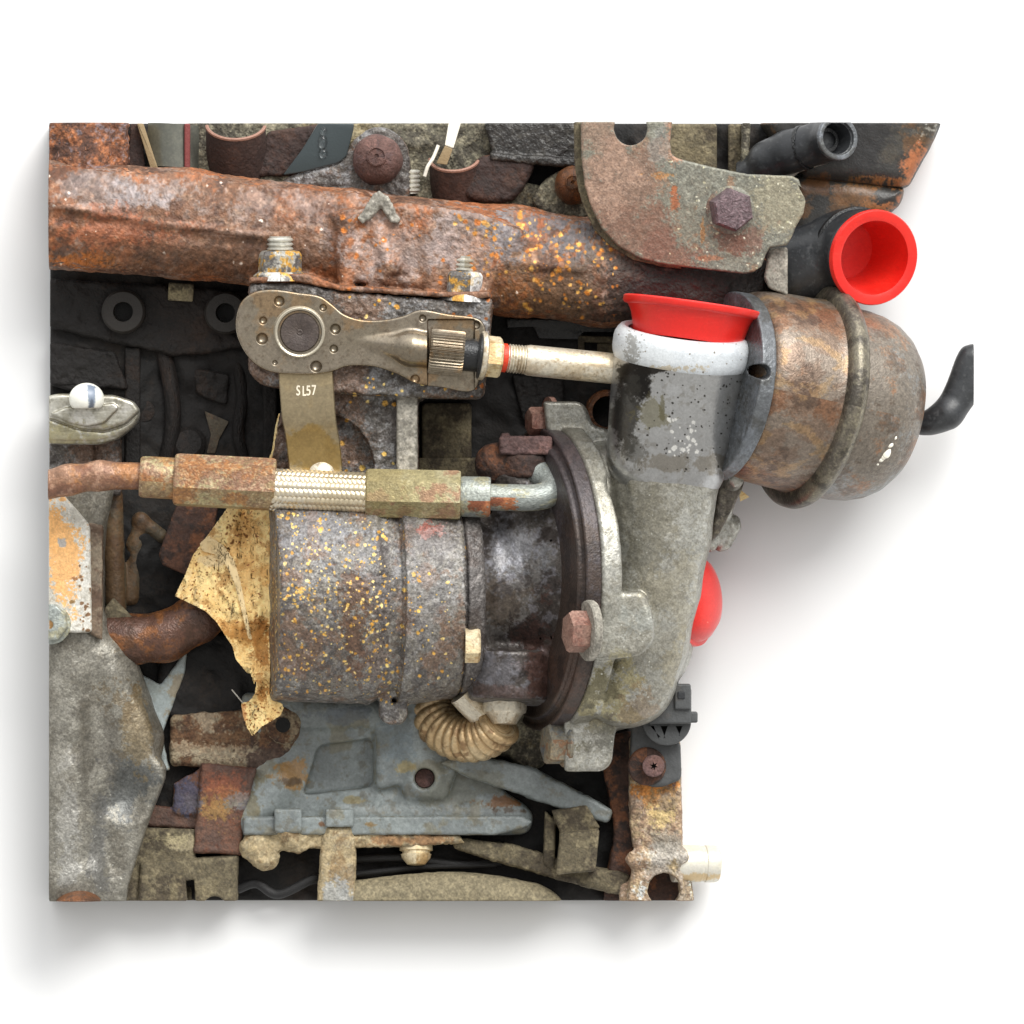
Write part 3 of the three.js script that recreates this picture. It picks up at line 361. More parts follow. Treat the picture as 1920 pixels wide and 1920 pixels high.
    blobs: [[560, 1455, 30, 22, [146, 110, 64], .85, 1], [550, 1465, 22, 6, [74, 56, 34], .8, .9], [470, 1500, 24, 30, [112, 104, 78], .7, .9], [860, 1480, 60, 30, [104, 104, 92], .6, 1], [940, 1505, 40, 12, [108, 66, 30], .8, 1], [950, 1520, 30, 8, [60, 44, 28], .8, 1], [730, 1390, 34, 40, [110, 122, 128], .6, 1], [640, 1340, 60, 14, [88, 96, 104], .6, .8], [760, 1440, 24, 10, [160, 134, 70], .5, .8], [660, 1500, 14, 5, [140, 120, 70], .5, .9], [690, 1545, 12, 5, [128, 96, 50], .7, .9], [602, 1545, 5, 4, [110, 70, 40], .8, .8]] }),
  sand: mat({ base: [152, 136, 104], grain: 0.24, bump: 'cast', bumpPx: 3.4, rough: 0.88, layers: [[1, .5, .64, [170, 154, 122], .7], [2, .55, .68, [126, 104, 74], .7], [0, .55, .66, [140, 132, 116], .5], [4, .64, .76, [196, 186, 158], 0.31]], blobs: [[630, 1680, 50, 30, [148, 154, 160], .7, .8], [760, 1575, 60, 10, [142, 104, 70], .7, .8]] }),
  olive: mat({ base: [92, 84, 66], grain: 0.26, bump: 'cast', bumpPx: 3.4, rough: 0.85, layers: [[1, .5, .64, [112, 102, 78], .7], [2, .55, .7, [66, 58, 46], .8], [3, .6, .72, [134, 124, 98], .5]], blobs: [[345, 1580, 30, 10, [176, 164, 134], .6, 1], [300, 1575, 30, 10, [156, 146, 112], .5, 1]] }),
  hump: mat({ base: [126, 117, 94], grain: 0.26, bump: 'cast', bumpPx: 2.4, rough: 0.85, layers: [[4, .5, .68, [146, 136, 110], 0.43], [1, .55, .68, [102, 94, 74], .6]] }),
  rustBlock: mat({ base: [98, 66, 52], grain: 0.2, bump: 'rust', bumpPx: 2.6, rough: 0.8, layers: [[1, .5, .62, [122, 74, 52], .8], [2, .55, .68, [76, 52, 44], .7], [0, .54, .66, [86, 76, 70], .5]], blobs: [[405, 1510, 36, 26, [158, 124, 70], .7, 1], [420, 1470, 40, 20, [140, 80, 56], .6, .9], [345, 1490, 26, 40, [70, 74, 98], .75, .8], [455, 1510, 24, 14, [116, 124, 132], .6, .9]] }),
  crustLedge: mat({ base: [128, 114, 92], grain: 0.26, bump: 'rust', bumpPx: 4, rough: 0.85, layers: [[2, .5, .62, [96, 66, 44], .85], [1, .52, .64, [160, 150, 130], .7], [3, .58, .7, [66, 46, 34], .7]], blobs: [[400, 1385, 90, 18, [90, 60, 38], .7, 1], [410, 1412, 90, 10, [176, 164, 140], .6, 1.2], [505, 1420, 30, 44, [64, 48, 42], .8, .9]] }),
  paleBlue: mat({ base: [162, 172, 172], grain: 0.08, bump: 'fine', bumpPx: 1.4, rough: 0.6, layers: [[1, .52, .66, [140, 146, 140], .6], [2, .62, .74, [140, 120, 90], .6]] }),
  pipeRust: mat({ base: [98, 66, 46], grain: 0.16, bump: 'fine', bumpPx: 2, rough: 0.4, metal: 0.25, layers: [[1, .5, .62, [124, 78, 46], .7], [0, .52, .64, [84, 62, 56], .7], [2, .6, .72, [150, 94, 46], .6], [6, .66, .76, [70, 50, 38], .6]] }),
  mount: mat({ base: [148, 132, 112], grain: 0.28, bump: 'rust', bumpPx: 5, rough: 0.8, layers: [[2, .52, .66, [176, 156, 118], .7], [3, .56, .7, [110, 90, 74], .7], [1, .56, .68, [150, 120, 100], .5], [4, .66, .78, [212, 206, 196], 0.31]],
    blobs: [[210, 1470, 60, 20, [190, 122, 58], .9, .7], [198, 1490, 20, 24, [190, 124, 60], .7, .8], [262, 1500, 10, 50, [154, 96, 62], .8, .7], [230, 1510, 30, 30, [134, 116, 88], .7, .9], [220, 1530, 50, 14, [214, 190, 130], .6, 1.2], [220, 1605, 60, 14, [204, 204, 200], .6, 1], [214, 1630, 50, 18, [184, 176, 166], .6, 1], [240, 1580, 40, 14, [124, 118, 108], .6, 1.2], [175, 1670, 16, 20, [206, 214, 216], .8, .8], [285, 1670, 14, 30, [210, 220, 212], .8, .7], [240, 1450, 20, 16, [110, 86, 84], .7, .9]] }),
  dowel: mat({ base: [214, 210, 194], grain: 0.05, bump: 'brush', bumpPx: 0.4, rough: 0.4, metal: 0.3, layers: [[1, .55, .7, [222, 220, 214], .5]], blobs: [[310, 1648, 60, 10, [206, 170, 110], .6, .6]] }),
  panel: mat({ base: [118, 118, 108], grain: 0.06, bump: 'brush', bumpPx: 0.4, rough: 0.3, metal: 0.6, layers: [[0, .5, .66, [98, 100, 94], .6]] }),
  sleeve: mat({ base: [60, 44, 39], grain: 0.18, bump: 'rust', bumpPx: 1.8, rough: 0.75, layers: [[2, .54, .68, [78, 56, 48], .7], [1, .55, .7, [48, 35, 32], .7]] }),
  sleeveRim: plain([150, 112, 96], 0.6, 0.1, 'rust', 1.4),
  tealPlate: plain([58, 66, 68], 0.3, 0.3, 'fine', 0.15),
  chalk: plain([244, 240, 226], 0.6), tan: plain([142, 122, 90], 0.7), redEdge: plain([120, 56, 54], 0.7),
  blackSteel: plain([46, 47, 48], 0.35, 0.4), rubber: plain([22, 22, 23], 0.55), bush: plain([38, 34, 30], 0.6, 0, 'fine', .4), redRing: plain([206, 58, 26], 0.45), pinDark: mat({ base: [70, 61, 57], grain: 0.14, bump: 'fine', bumpPx: 1, rough: 0.5, metal: 0.3, layers: [[2, .55, .7, [84, 74, 68], .6]] }),
  stamp: plain([236, 226, 204], .4, .2, 'fine', .2), brightSteel: plain([186, 178, 160], 0.3, 0.6, 'fine', 0.5), wire: plain([190, 186, 176], 0.4, 0.5), void_: plain([14, 13, 12], 0.8),
  water: new THREE.MeshPhysicalMaterial({ color: 0xffffff, roughness: 0.02, transmission: 1, thickness: 0.002, ior: 1.33 }),
  tabGrey: mat({ base: [138, 134, 124], grain: 0.26, bump: 'cast', bumpPx: 2, rough: 0.7, layers: [[4, .55, .7, [96, 92, 84], 0.43], [3, .62, .74, [176, 170, 158], .6]] }),
};
// ---------------------------------------------------------------- the setting: a white board behind the engine
{
  const g = new THREE.PlaneGeometry(3, 3); const o = new THREE.Mesh(g, M.board); o.name = 'backdrop'; o.receiveShadow = true;
  o.userData = { kind: 'structure', label: 'plain white board behind the cut-out engine', category: 'backdrop' }; scene.add(o);
}
// ---------------------------------------------------------------- engine block: greasy wall with recess shade in its black, and the pale blue-grey lower casting
{
  const t = thing('engine_block', 'oily engine block with a pale blue-grey lower casting under the turbocharger', 'engine block', [640, 1690, 5]);
  put(t, 'block_wall', mesh3(rough(poly(round([[80, 220], [1490, 220], [1500, 420], [1440, 560], [1300, 640], [1200, 700], [1170, 1200], [1185, 1400], [1175, 1700], [80, 1700]], 20), -20, 28, 6), 12, 44, 6, 16), [80, 220, 0], [1510, 1700, 60], 7), M.shadedGrease);
  const base = cut(uni(24,
    poly(round([[452, 1300], [760, 1290], [830, 1330], [862, 1428], [930, 1470], [1000, 1530], [992, 1562], [455, 1560]], 14), 20, 70, 8),
    poly(round([[540, 1330], [712, 1322], [712, 1352], [600, 1366], [540, 1362]], 10), 20, 88, 8),
    poly(round([[704, 1340], [850, 1340], [858, 1440], [836, 1500], [760, 1500], [752, 1470], [706, 1482]], 14), 20, 92, 9),
    cyl([796, 1460, 40], [796, 1460, 100], 36, 30, 6), cap([772, 1300, 66], [784, 1400, 66], 46, 38), cap([520, 1470, 52], [470, 1540, 56], 40), cap([640, 1530, 60], [960, 1534, 52], 34, 26), cap([545, 1318, 66], [700, 1340, 70], 18)), 6,
    poly(round([[596, 1398], [692, 1386], [700, 1396], [700, 1476], [566, 1492], [584, 1440]], 16), 44, 180, 10), cyl([796, 1460, 70], [796, 1460, 130], 19, 19, 2));
  const cast = put(t, 'lower_casting', mesh3(rough(base, .8, 16, .5, 6), [440, 1280, 5], [1010, 1580, 120], 3.4), M.blockBlue, 'pale blue-grey lower casting');
  put(cast, 'bolt_hole', revolve([796, 1460, 72], [0, 0, 1], [[0, 0], [0, 18], [3, 17], [3, 0]]), M.mauve);
  put(cast, 'rail', mesh3(rough(uni(5, poly(round([[455, 1532], [980, 1530], [1000, 1542], [985, 1552], [930, 1566], [455, 1566]], 6), 40, 116, 6)), 1.2, 8), [445, 1520, 30], [1010, 1580, 130], 3), M.blockBlue, 'flat rail along the foot of the casting');
  for (const [a, b, y] of [[514, 566, 1562], [610, 664, 1551]]) put(cast, 'pad', mesh3(rough(bx(a, 1517, 60, b, y, 130, 5), .8, 8), [a - 8, 1508, 50], [b + 8, y + 8, 140], 2.5), M.blockBlue);
  put(t, 'dirt_ledge', mesh3(rough(uni(10, poly([[462, 1566], [600, 1562], [700, 1564], [860, 1566], [870, 1580], [760, 1588], [600, 1590], [480, 1598], [456, 1590]], 40, 108, 6), cap([540, 1562, 108], [555, 1580, 100], 20), cap([476, 1590, 92], [496, 1606, 90], 27)), 4, 11, 1.6, 5), [440, 1530, 20], [890, 1640, 130], 3), M.sand, 'sandy crust of dirt under the rail');
  put(t, 'rib', mesh3(rough(poly(round([[608, 1548], [660, 1548], [668, 1600], [664, 1700], [594, 1700], [600, 1600]], 10), 20, 122, 14), 2, 12, 1, 5), [580, 1535, 10], [680, 1700, 140], 3.2), M.sand, 'upright sandy rib');
  for (const [x, y, r] of [[780, 1582, 31]]) put(t, 'plug', revolve([x, y, 74], [0, 1, .12], [[0, 0], [0, r], [14, r], [15, r - 5], [20, r - 5], [21, r - 2], [28, r - 4], [40, r - 14], [42, 0]]), M.creamNut, 'cream hex plug under the rail');
  put(t, 'plug', revolve([492, 1598, 70], [.05, 1, .12], [[0, 0], [0, 27], [16, 27], [18, 23], [26, 20], [30, 0]]), M.sand);
  put(t, 'upper_shoulder', mesh3(rough(poly(smooth([[866, 1360], [905, 1330], [985, 1318], [1030, 1370], [1028, 1420], [1000, 1446], [950, 1420], [880, 1412]]), 10, 76, 12), 6, 22, 2, 7), [850, 1300, 5], [1050, 1460, 95], 3.6), M.headCast);
  put(t, 'sloped_bar', mesh3(rough(poly(round([[822, 1432], [868, 1412], [1000, 1440], [1150, 1520], [1140, 1545], [1020, 1506], [880, 1458]], 8), 20, 112, 8), 3, 16, 1, 6), [805, 1400, 10], [1165, 1560, 130], 3.2), M.blockBlue, 'bar sloping down to the right');
  put(t, 'lower_strut', mesh3(rough(poly(round([[848, 1572], [960, 1584], [1050, 1612], [1180, 1640], [1180, 1684], [1040, 1648], [900, 1608], [850, 1590]], 6), 10, 92, 8), 3, 12, 1.4, 5), [835, 1560, 5], [1195, 1690, 110], 3.2), M.olive);
  put(t, 'post', mesh3(rough(uni(6, poly(round([[1050, 1562], [1124, 1556], [1116, 1634], [1042, 1640]], 5), 20, 150, 6), poly([[1034, 1520], [1100, 1510], [1125, 1552], [1052, 1566]], 20, 120, 6), poly([[1022, 1520], [1042, 1540], [1040, 1640], [1018, 1620]], 20, 96, 6)), .9, 14, .8, 5), [1000, 1500, 10], [1140, 1650, 160], 3), M.olive);
  put(t, 'sump_hump', mesh3(rough(uni(10, poly(smooth([[630, 1664], [700, 1648], [850, 1636], [960, 1648], [1030, 1668], [1062, 1710], [630, 1720]]), 10, 116, 40)), 1.6, 14, .8, 5), [620, 1630, 5], [1070, 1700, 130], 3.4), M.hump, 'rounded sandy hump along the bottom');
  put(t, 'rubber_seal', [sweep([[445, 1668, 52], [480, 1658, 56], [520, 1678, 58], [580, 1652, 58], [600, 1650, 50]], 9), sweep([[668, 1612, 50], [760, 1610, 54], [860, 1622, 52], [940, 1618, 46]], 8), sweep([[668, 1640, 52], [760, 1630, 58], [800, 1626, 56], [930, 1622, 52]], 6)], M.rubber);
  put(t, 'side_wall', mesh3(rough(poly(round([[1122, 1380], [1190, 1370], [1192, 1700], [1130, 1700], [1150, 1560]], 8), 10, 74, 10), 4, 24, 1.6, 7), [1105, 1360, 5], [1205, 1700, 90], 4), M.darkRust);
  put(t, 'crusted_ledge', mesh3(rough(uni(10, poly(round([[318, 1342], [480, 1330], [560, 1330], [552, 1400], [506, 1450], [318, 1436]], 12), 10, 72, 10), cyl([530, 1360, 20], [530, 1360, 92], 40, 34, 6)), 4, 18, 2, 6), [300, 1310, 5], [580, 1460, 105], 3.4), M.crustLedge, 'rust-stained ledge with a bolt boss');
  put(t, 'boss_bore', revolve([530, 1360, 90], [0, 0, 1], [[0, 0], [3, 14], [4, 14], [4, 0]]), M.void_);
  put(t, 'rusty_block', mesh3(rough(uni(6, poly(round([[376, 1432], [482, 1440], [456, 1540], [452, 1604], [362, 1600], [368, 1530]], 6), 10, 92, 8), poly(round([[325, 1470], [384, 1438], [380, 1530], [322, 1530]], 6), 10, 72, 8), poly([[270, 1510], [372, 1520], [372, 1556], [270, 1550]], 10, 66, 8)), 2.4, 14, 1, 5), [255, 1420, 5], [500, 1615, 110], 3.2), M.rustBlock, 'brown rusty block beside the arm');
  put(t, 'olive_block', mesh3(rough(cut(uni(5, poly(round([[255, 1552], [366, 1556], [366, 1610], [446, 1602], [442, 1710], [215, 1710]], 5), 10, 84, 8), poly(round([[262, 1618], [446, 1606], [443, 1710], [256, 1710]], 5), 10, 96, 8)), 3, poly([[348, 1652], [363, 1650], [368, 1720], [352, 1720]], 20, 200, 2), cyl([402, 1703, 20], [402, 1703, 200], 22)), 1.2, 14, 1.2, 5), [205, 1540, 5], [460, 1700, 115], 3.2), M.olive);
  put(t, 'dark_hollow', mesh3(rough(poly(round([[300, 1200], [470, 1180], [520, 1300], [500, 1346], [318, 1350], [290, 1300]], 14), 0, 52, 8), 6, 26, 2, 8), [280, 1170, 5], [540, 1360, 70], 4.4), M.shadedGrease);
  put(t, 'pale_web', mesh3(rough(uni(5, poly(round([[236, 1250], [300, 1285], [350, 1215], [346, 1260], [302, 1380], [318, 1446], [280, 1440], [270, 1330]], 6), 10, 58, 5)), 1, 14), [225, 1200, 5], [365, 1460, 70], 3.2), M.paleBlue, 'pale blue web beside the arm');
  // the recess left of the turbocharger
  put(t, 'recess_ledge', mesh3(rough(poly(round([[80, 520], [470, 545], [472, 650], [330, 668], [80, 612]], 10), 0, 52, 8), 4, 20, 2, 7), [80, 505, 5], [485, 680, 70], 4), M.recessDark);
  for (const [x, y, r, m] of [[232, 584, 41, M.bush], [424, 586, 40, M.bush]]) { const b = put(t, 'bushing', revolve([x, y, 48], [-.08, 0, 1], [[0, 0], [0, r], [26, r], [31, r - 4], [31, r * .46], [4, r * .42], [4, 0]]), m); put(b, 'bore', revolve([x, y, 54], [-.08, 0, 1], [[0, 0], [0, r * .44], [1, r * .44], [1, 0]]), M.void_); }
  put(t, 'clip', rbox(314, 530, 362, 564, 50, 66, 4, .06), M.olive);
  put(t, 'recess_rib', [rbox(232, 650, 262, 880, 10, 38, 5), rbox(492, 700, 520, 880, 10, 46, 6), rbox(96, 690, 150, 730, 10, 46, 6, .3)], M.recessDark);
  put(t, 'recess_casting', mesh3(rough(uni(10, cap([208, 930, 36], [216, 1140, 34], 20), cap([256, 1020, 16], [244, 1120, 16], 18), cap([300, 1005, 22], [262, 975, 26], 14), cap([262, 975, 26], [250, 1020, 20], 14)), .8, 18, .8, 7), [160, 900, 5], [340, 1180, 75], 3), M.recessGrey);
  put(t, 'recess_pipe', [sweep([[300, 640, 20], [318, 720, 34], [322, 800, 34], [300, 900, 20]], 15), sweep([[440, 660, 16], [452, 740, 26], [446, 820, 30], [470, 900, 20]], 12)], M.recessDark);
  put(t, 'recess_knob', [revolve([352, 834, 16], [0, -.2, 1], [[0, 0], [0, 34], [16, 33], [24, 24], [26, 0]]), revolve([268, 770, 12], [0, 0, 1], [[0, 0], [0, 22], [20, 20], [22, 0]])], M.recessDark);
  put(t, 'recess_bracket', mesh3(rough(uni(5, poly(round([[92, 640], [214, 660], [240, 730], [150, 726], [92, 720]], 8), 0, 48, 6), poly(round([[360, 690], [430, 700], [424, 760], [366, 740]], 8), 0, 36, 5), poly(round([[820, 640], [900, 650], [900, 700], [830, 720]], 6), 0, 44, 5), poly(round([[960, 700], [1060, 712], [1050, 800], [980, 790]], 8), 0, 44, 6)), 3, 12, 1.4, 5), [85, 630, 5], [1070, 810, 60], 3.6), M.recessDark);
  put(t, 'rusty_clip', ext(round([[382, 770], [428, 790], [410, 822], [402, 850], [386, 850], [394, 815]], 3), 24, 30, 1), M.recessGrey);
  put(t, 'cross_plate', [ext(round([[950, 596], [1180, 600], [1180, 622], [1095, 622], [1085, 636], [1010, 634], [1000, 612], [950, 614]], 3), 30, 60, 2)], M.blackSteel);
  put(t, 'window_frame', [rbox(1084, 630, 1180, 642, 30, 62, 3, .03), rbox(1084, 634, 1096, 690, 30, 58, 3), rbox(1120, 642, 1180, 700, 20, 48, 4)], M.olive);
  put(t, 'olive_panel', [rbox(790, 755, 884, 862, 20, 56, 8), rbox(784, 858, 940, 906, 20, 80, 5)], M.olive);
  put(t, 'bearing_eye', revolve([1138, 772, 40], [.1, 0, 1], [[0, 28], [0, 42], [24, 42], [28, 38], [28, 30], [0, 28]]), M.pipeRust);
}
// ---------------------------------------------------------------- cylinder head above the exhaust manifold
{
  const t = thing('cylinder_head', 'crusted cylinder head behind and above the rusty exhaust manifold', 'cylinder head', [640, 380, 5]);
  put(t, 'head_casting', mesh3(rough(uni(8, poly(round([[350, 220], [930, 220], [925, 290], [900, 330], [1100, 360], [1100, 420], [700, 400], [350, 350]], 10), 10, 78, 10), cap([660, 262, 70], [800, 268, 70], 16), cap([800, 250, 72], [860, 300, 70], 12)), 2.6, 20, 1.6, 5), [340, 220, 5], [1115, 425, 110], 3.6), M.headCast);
  put(t, 'black_cover', mesh3(rough(uni(4, poly(round([[905, 220], [1110, 220], [1110, 300], [925, 292]], 6), 20, 112, 8), poly([[920, 286], [1110, 298], [1110, 318], [920, 300]], 20, 122, 6)), 2, 9, 1.2, 5), [895, 220, 10], [1120, 330, 135], 3.2), M.blackPit, 'pitted black cover with a rusty lower edge');
  put(t, 'brown_pad', mesh3(rough(poly(smooth([[905, 292], [1000, 302], [985, 345], [960, 375], [900, 378], [868, 360], [880, 320]]), 20, 116, 12), 2, 10, 1, 5), [855, 280, 15], [1015, 390, 130], 3.2), M.darkRust);
  put(t, 'brown_pad', mesh3(rough(poly(round([[500, 245], [600, 232], [560, 330], [470, 330], [490, 290]], 10), 20, 88, 8), 2, 10, 1, 5), [455, 225, 15], [615, 345, 100], 3.2), M.darkRust);
  // lug with a domed rusty nut
  const lug = put(t, 'stud_flange', mesh3(rough(poly(smooth([[530, 340], [575, 320], [640, 298], [668, 258], [710, 238], [756, 262], [770, 330], [760, 380], [640, 380], [545, 356]]), 40, 122, 10), 2, 9, 1, 5), [520, 225, 30], [785, 395, 135], 3.2), M.castGrey);
  const dome = (x, y, z, r, m) => revolve([x, y, z], [-.03, -.1, 1], [[0, 0], [0, r], [18, r], [32, r * .95], [46, r * .82], [56, r * .62], [60, r * .46], [62, r * .41], [67, r * .38], [68, r * .33], [65, r * .3], [66, r * .1], [63, r * .06], [63, 0]], { mod: (q, a) => 1 + .015 * Math.sin(a * 3) + .012 * Math.sin(a * 7 + 1) });
  put(lug, 'domed_nut', dome(708, 300, 116, 47), M.mauve, 'mauve domed nut');
  const lug2 = put(t, 'stud_flange', mesh3(rough(poly(smooth([[1000, 380], [1010, 350], [1050, 320], [1095, 320], [1110, 400], [1060, 415]]), 30, 104, 10), 2, 9, 1, 5), [990, 310, 20], [1120, 425, 115], 3.4), M.headCast);
  put(lug2, 'domed_nut', dome(1076, 348, 100, 36), M.pipeRust, 'dark rusty domed nut half behind the bracket');
  put(t, 'stud', threads([767, 362, 96], [0, -1, .05], 21, 44, 8.5, 4), M.threadSteel, 'bright threaded stud');
  put(t, 'recess_wall', [rbox(1250, 231, 1345, 330, 20, 70, 6), rbox(1366, 231, 1392, 330, 20, 64, 5)], M.olive);
  put(t, 'recess_rib', mesh3(rough(poly(round([[1392, 224], [1408, 224], [1404, 300], [1412, 330], [1388, 330]], 4), 20, 112, 6), 1, 8), [1380, 224, 10], [1420, 340, 120], 3), M.headCast);
}
{
  const t = thing('heat_shield', 'smooth grey sheet panel with a dark red edge, top left above the manifold', 'sheet panel', [300, 310, 60]);
  put(t, 'panel', [(() => { const g = revolve([322, 315, 40], [.06, -1, -.05], [[0, 62], [81, 62], [81, 58], [0, 58], [0, 62]], { th0: -.95, th: 1.9, seg: 24 }); return g; })()], M.panel);
  put(t, 'edge', rbox(345, 231, 356, 318, 60, 104, 3), M.redEdge);
  put(t, 'side_rib', [ext(round([[244, 231], [262, 231], [272, 315], [240, 315]], 3), 50, 96, 2)], M.darkRust);
  put(t, 'thin_rib', ext(round([[256, 231], [268, 231], [296, 316], [282, 316]], 2), 60, 116, 2), M.tan);
}
for (const [x, y, r, h, tilt, a, wd, lab] of [[442, 232, 57, 95, .05, .2, 1.0, 'rusty half-round sleeve with a bright rim beside the grey panel'], [852, 296, 48, 80, .18, .22, 1.0, 'rusty half-round sleeve below the white strip']]) {
  const t = thing('half_sleeve', lab, 'sleeve', [x, y + h, 70], 'half-round sleeves above the manifold');
  const dir = [tilt * .3, 1, -.62], c = [x, y, 100];
  put(t, 'sleeve', revolve(c, dir, [[0, r - 5], [0, r], [h * 1.5, r + 1], [h * 1.5, r - 4], [0, r - 5]], { th0: -1.42 + tilt, th: 2.84, seg: 40, crease: .8 }), M.sleeve);
  put(t, 'rim', revolve(c, dir, [[-1, r - 5], [-2.5, r - 2], [-1, r + 1], [3, r + .8], [3, r - 5], [-1, r - 5]], { th0: -1.44 + tilt, th: 2.88, seg: 40, crease: .8 }), M.sleeveRim, 'pale worn rim');
}
{
  const t = thing('dark_plate', 'dark blue-grey plate wetted by three water drops beside the mauve domed nut', 'plate', [600, 330, 90]);
  const g = put(t, 'plate', ext(round([[596, 231], [664, 231], [662, 246], [650, 292], [636, 304], [570, 322], [530, 328], [566, 280]], 5), 118, 126, 2), M.tealPlate);
  for (const [x, y, r, q] of [[607, 246, 7, 9], [605, 266, 9, 14], [606, 287, 9, 10]]) put(g, 'water_drop', ball(x, y, 126, r, q, 9), M.water);
}
{
  const t = thing('white_strip', 'thin white strip leaning down to the second rusty sleeve', 'strip', [835, 320, 110]);
  const f = (m, n, P) => put(t, n, ext(round(P, 2), 128, 137, 1.5), m);
  f(M.chalk, 'white_end', [[841, 231], [864, 231], [860, 245], [850, 278], [834, 272]]); f(M.tan, 'tan_end', [[834, 273], [849, 279], [838, 309], [818, 306]]);
  put(t, 'bent_foot', sweep([[822, 272, 132], [812, 296, 134], [802, 312, 136], [796, 330, 134]], 3.4, { rings: 24 }), M.chalk);
}
{
  const t = thing('oil_cover', 'black rust-patched metal cover at the top right corner of the engine', 'cover', [1600, 400, 5]);
  put(t, 'upper_shell', mesh3(rough(poly(round([[1400, 200], [1772, 200, 20], [1764, 236, 10], [1742, 284, 14], [1734, 296, 10], [1706, 348, 16], [1690, 354, 6], [1505, 336]], 6), 10, 128, 34), .8, 16), [1395, 220, 5], [1785, 365, 140], 3.6), M.coverDark);
  put(t, 'lower_shell', mesh3(rough(poly(round([[1480, 326], [1600, 338], [1697, 352, 8], [1692, 380, 16], [1668, 402, 20], [1560, 440], [1480, 460]], 10), 5, 122, 30), .8, 16), [1470, 320, 5], [1710, 470, 135], 3.6), M.coverDark);
  put(t, 'torn_tab', ext([[1455, 330], [1505, 300], [1518, 292], [1512, 306], [1560, 296], [1552, 306], [1500, 322], [1488, 332]], 128, 134, 1), M.tabGrey);
}
{
  const t = thing('black_pipe', 'open black plastic pipe end with a pale grey rim at the top right', 'pipe', [1500, 300, 140]);
  const Q = [.46, -.08, .88], p = s => [1568 + Q[0] * s, 260 + Q[1] * s, 200 + Q[2] * s];
  put(t, 'pipe_body', mesh3(cut(uni(8, chain(8, [[1440, 300, 116, 38], [1480, 284, 132, 40], [1530, 270, 152, 40]]), cyl(p(-60), p(2), 40, 41, 3), cap([1404, 330, 90], [1450, 300, 120], 34)), 0, cyl(p(-44), p(40), 26, 32, 1)), [1380, 222, 60], [1630, 360, 240], 2.6), M.blackPlastic);
  put(t, 'rim', mesh3(cut(cyl(p(-4), p(8), 42, 42, 4), 0, cyl(p(-20), p(30), 32.5, 32.5, .5)), [1510, 224, 160], [1630, 320, 240], 1.8), M.plateZinc, 'pale grey rim');
  put(t, 'collar', mesh3(cut(cyl([1504, 278, 140], [1512, 276, 144], 43, 43, 2), 0, cyl([1490, 282, 130], [1530, 272, 160], 40, 40, 1)), [1450, 224, 80], [1560, 335, 200], 2), M.blackSteel);
  put(t, 'inner_ring', revolve(p(-36), Q, [[0, 16], [0, 22], [3, 22], [3, 16], [0, 16]]), M.blackSteel);
}
// ---------------------------------------------------------------- exhaust manifold
{
  const t = thing('exhaust_manifold', 'rusty cast iron exhaust manifold pipe running across the top of the engine', 'manifold', [560, 560, 40]);
  const pipe = chain(20, [[40, 399, 150, 103], [350, 420, 150, 101], [660, 458, 150, 100], [960, 489, 150, 101], [1130, 512, 148, 98], [1300, 536, 134, 86], [1400, 546, 112, 74]]);
  const body = uni(18, pipe, poly(round([[628, 400], [760, 380], [900, 400], [985, 436], [932, 520], [915, 556], [830, 546], [636, 528]], 16), 100, 266, 14));
  const f = cut(uni(12, body, cap([75, 376, 250], [135, 391, 251], 9), cap([135, 391, 251], [180, 409, 252], 9), cap([180, 409, 252], [320, 427, 253], 8), cap([320, 427, 253], [492, 444, 254], 8),
    poly([[470, 522], [575, 514], [640, 536], [830, 548], [918, 548], [920, 560], [820, 558], [640, 546], [560, 530], [468, 532]], 110, 292, 5),
    cap([652, 410, 258], [648, 525, 262], 12), cap([712, 440, 256], [732, 500, 264], 18), cap([732, 500, 264], [704, 530, 262], 12), cap([800, 430, 256], [812, 535, 258], 14), cap([900, 430, 250], [935, 520, 240], 10), cap([960, 490, 251], [1090, 505, 249], 8)), 12,
    sph([700, 344, 190], 24), cap([80, 405, 262], [480, 464, 264], 16), cap([676, 440, 278], [680, 520, 282], 10));
  put(t, 'pipe', mesh3(rough(f, 1.8, 13, 1.3, 5), [80, 290, 5], [1560, 640, 300], 3.6), M.manifold, 'rusty pipe, spotted with yellow rust towards the right');
  put(t, 'port_runner', mesh3(rough(uni(14, bx(60, 200, 30, 240, 330, 150, 24), cap([150, 240, 110], [160, 330, 140], 60)), 4.5, 13, 2.2, 5), [80, 220, 5], [262, 350, 230], 3.4), M.portRust, 'coarse rusty port at the left end');
  put(t, 'arrow_lug', mesh3(rough(poly([[702, 366], [712, 361], [728, 372], [750, 412], [746, 421], [733, 417], [714, 390], [694, 414], [681, 419], [673, 410]], 230, 282, 5), 3, 8, 1.6, 4), [660, 350, 235], [765, 435, 290], 2.2), M.tabGrey, 'grey arrow-shaped lug');
  for (const [x, y, h, ty] of [[526, 470, 28, 0], [870, 508, 30, .06]]) {
    const s = put(t, 'stud', threads([x, y + 4, 246], [ty, -1, .05], 25, h + 2, 8.5, 4), M.threadSteel, x < 600 ? 'bright stud tip above the left nut' : 'bright stud tip above the right nut');
    put(s, 'nut', [hex([x, y + 50, 246], [ty, -1, .05], 42, 48, .26), revolve([x, y + 56, 246], [ty, -1, .05], [[0, 0], [0, 52], [9, 49], [16, 40], [16, 0]], { mod: (q, a) => 1 + .03 * Math.sin(a * 3 + 1) })], M.nutDirty, 'stained hex nut');
  }
}
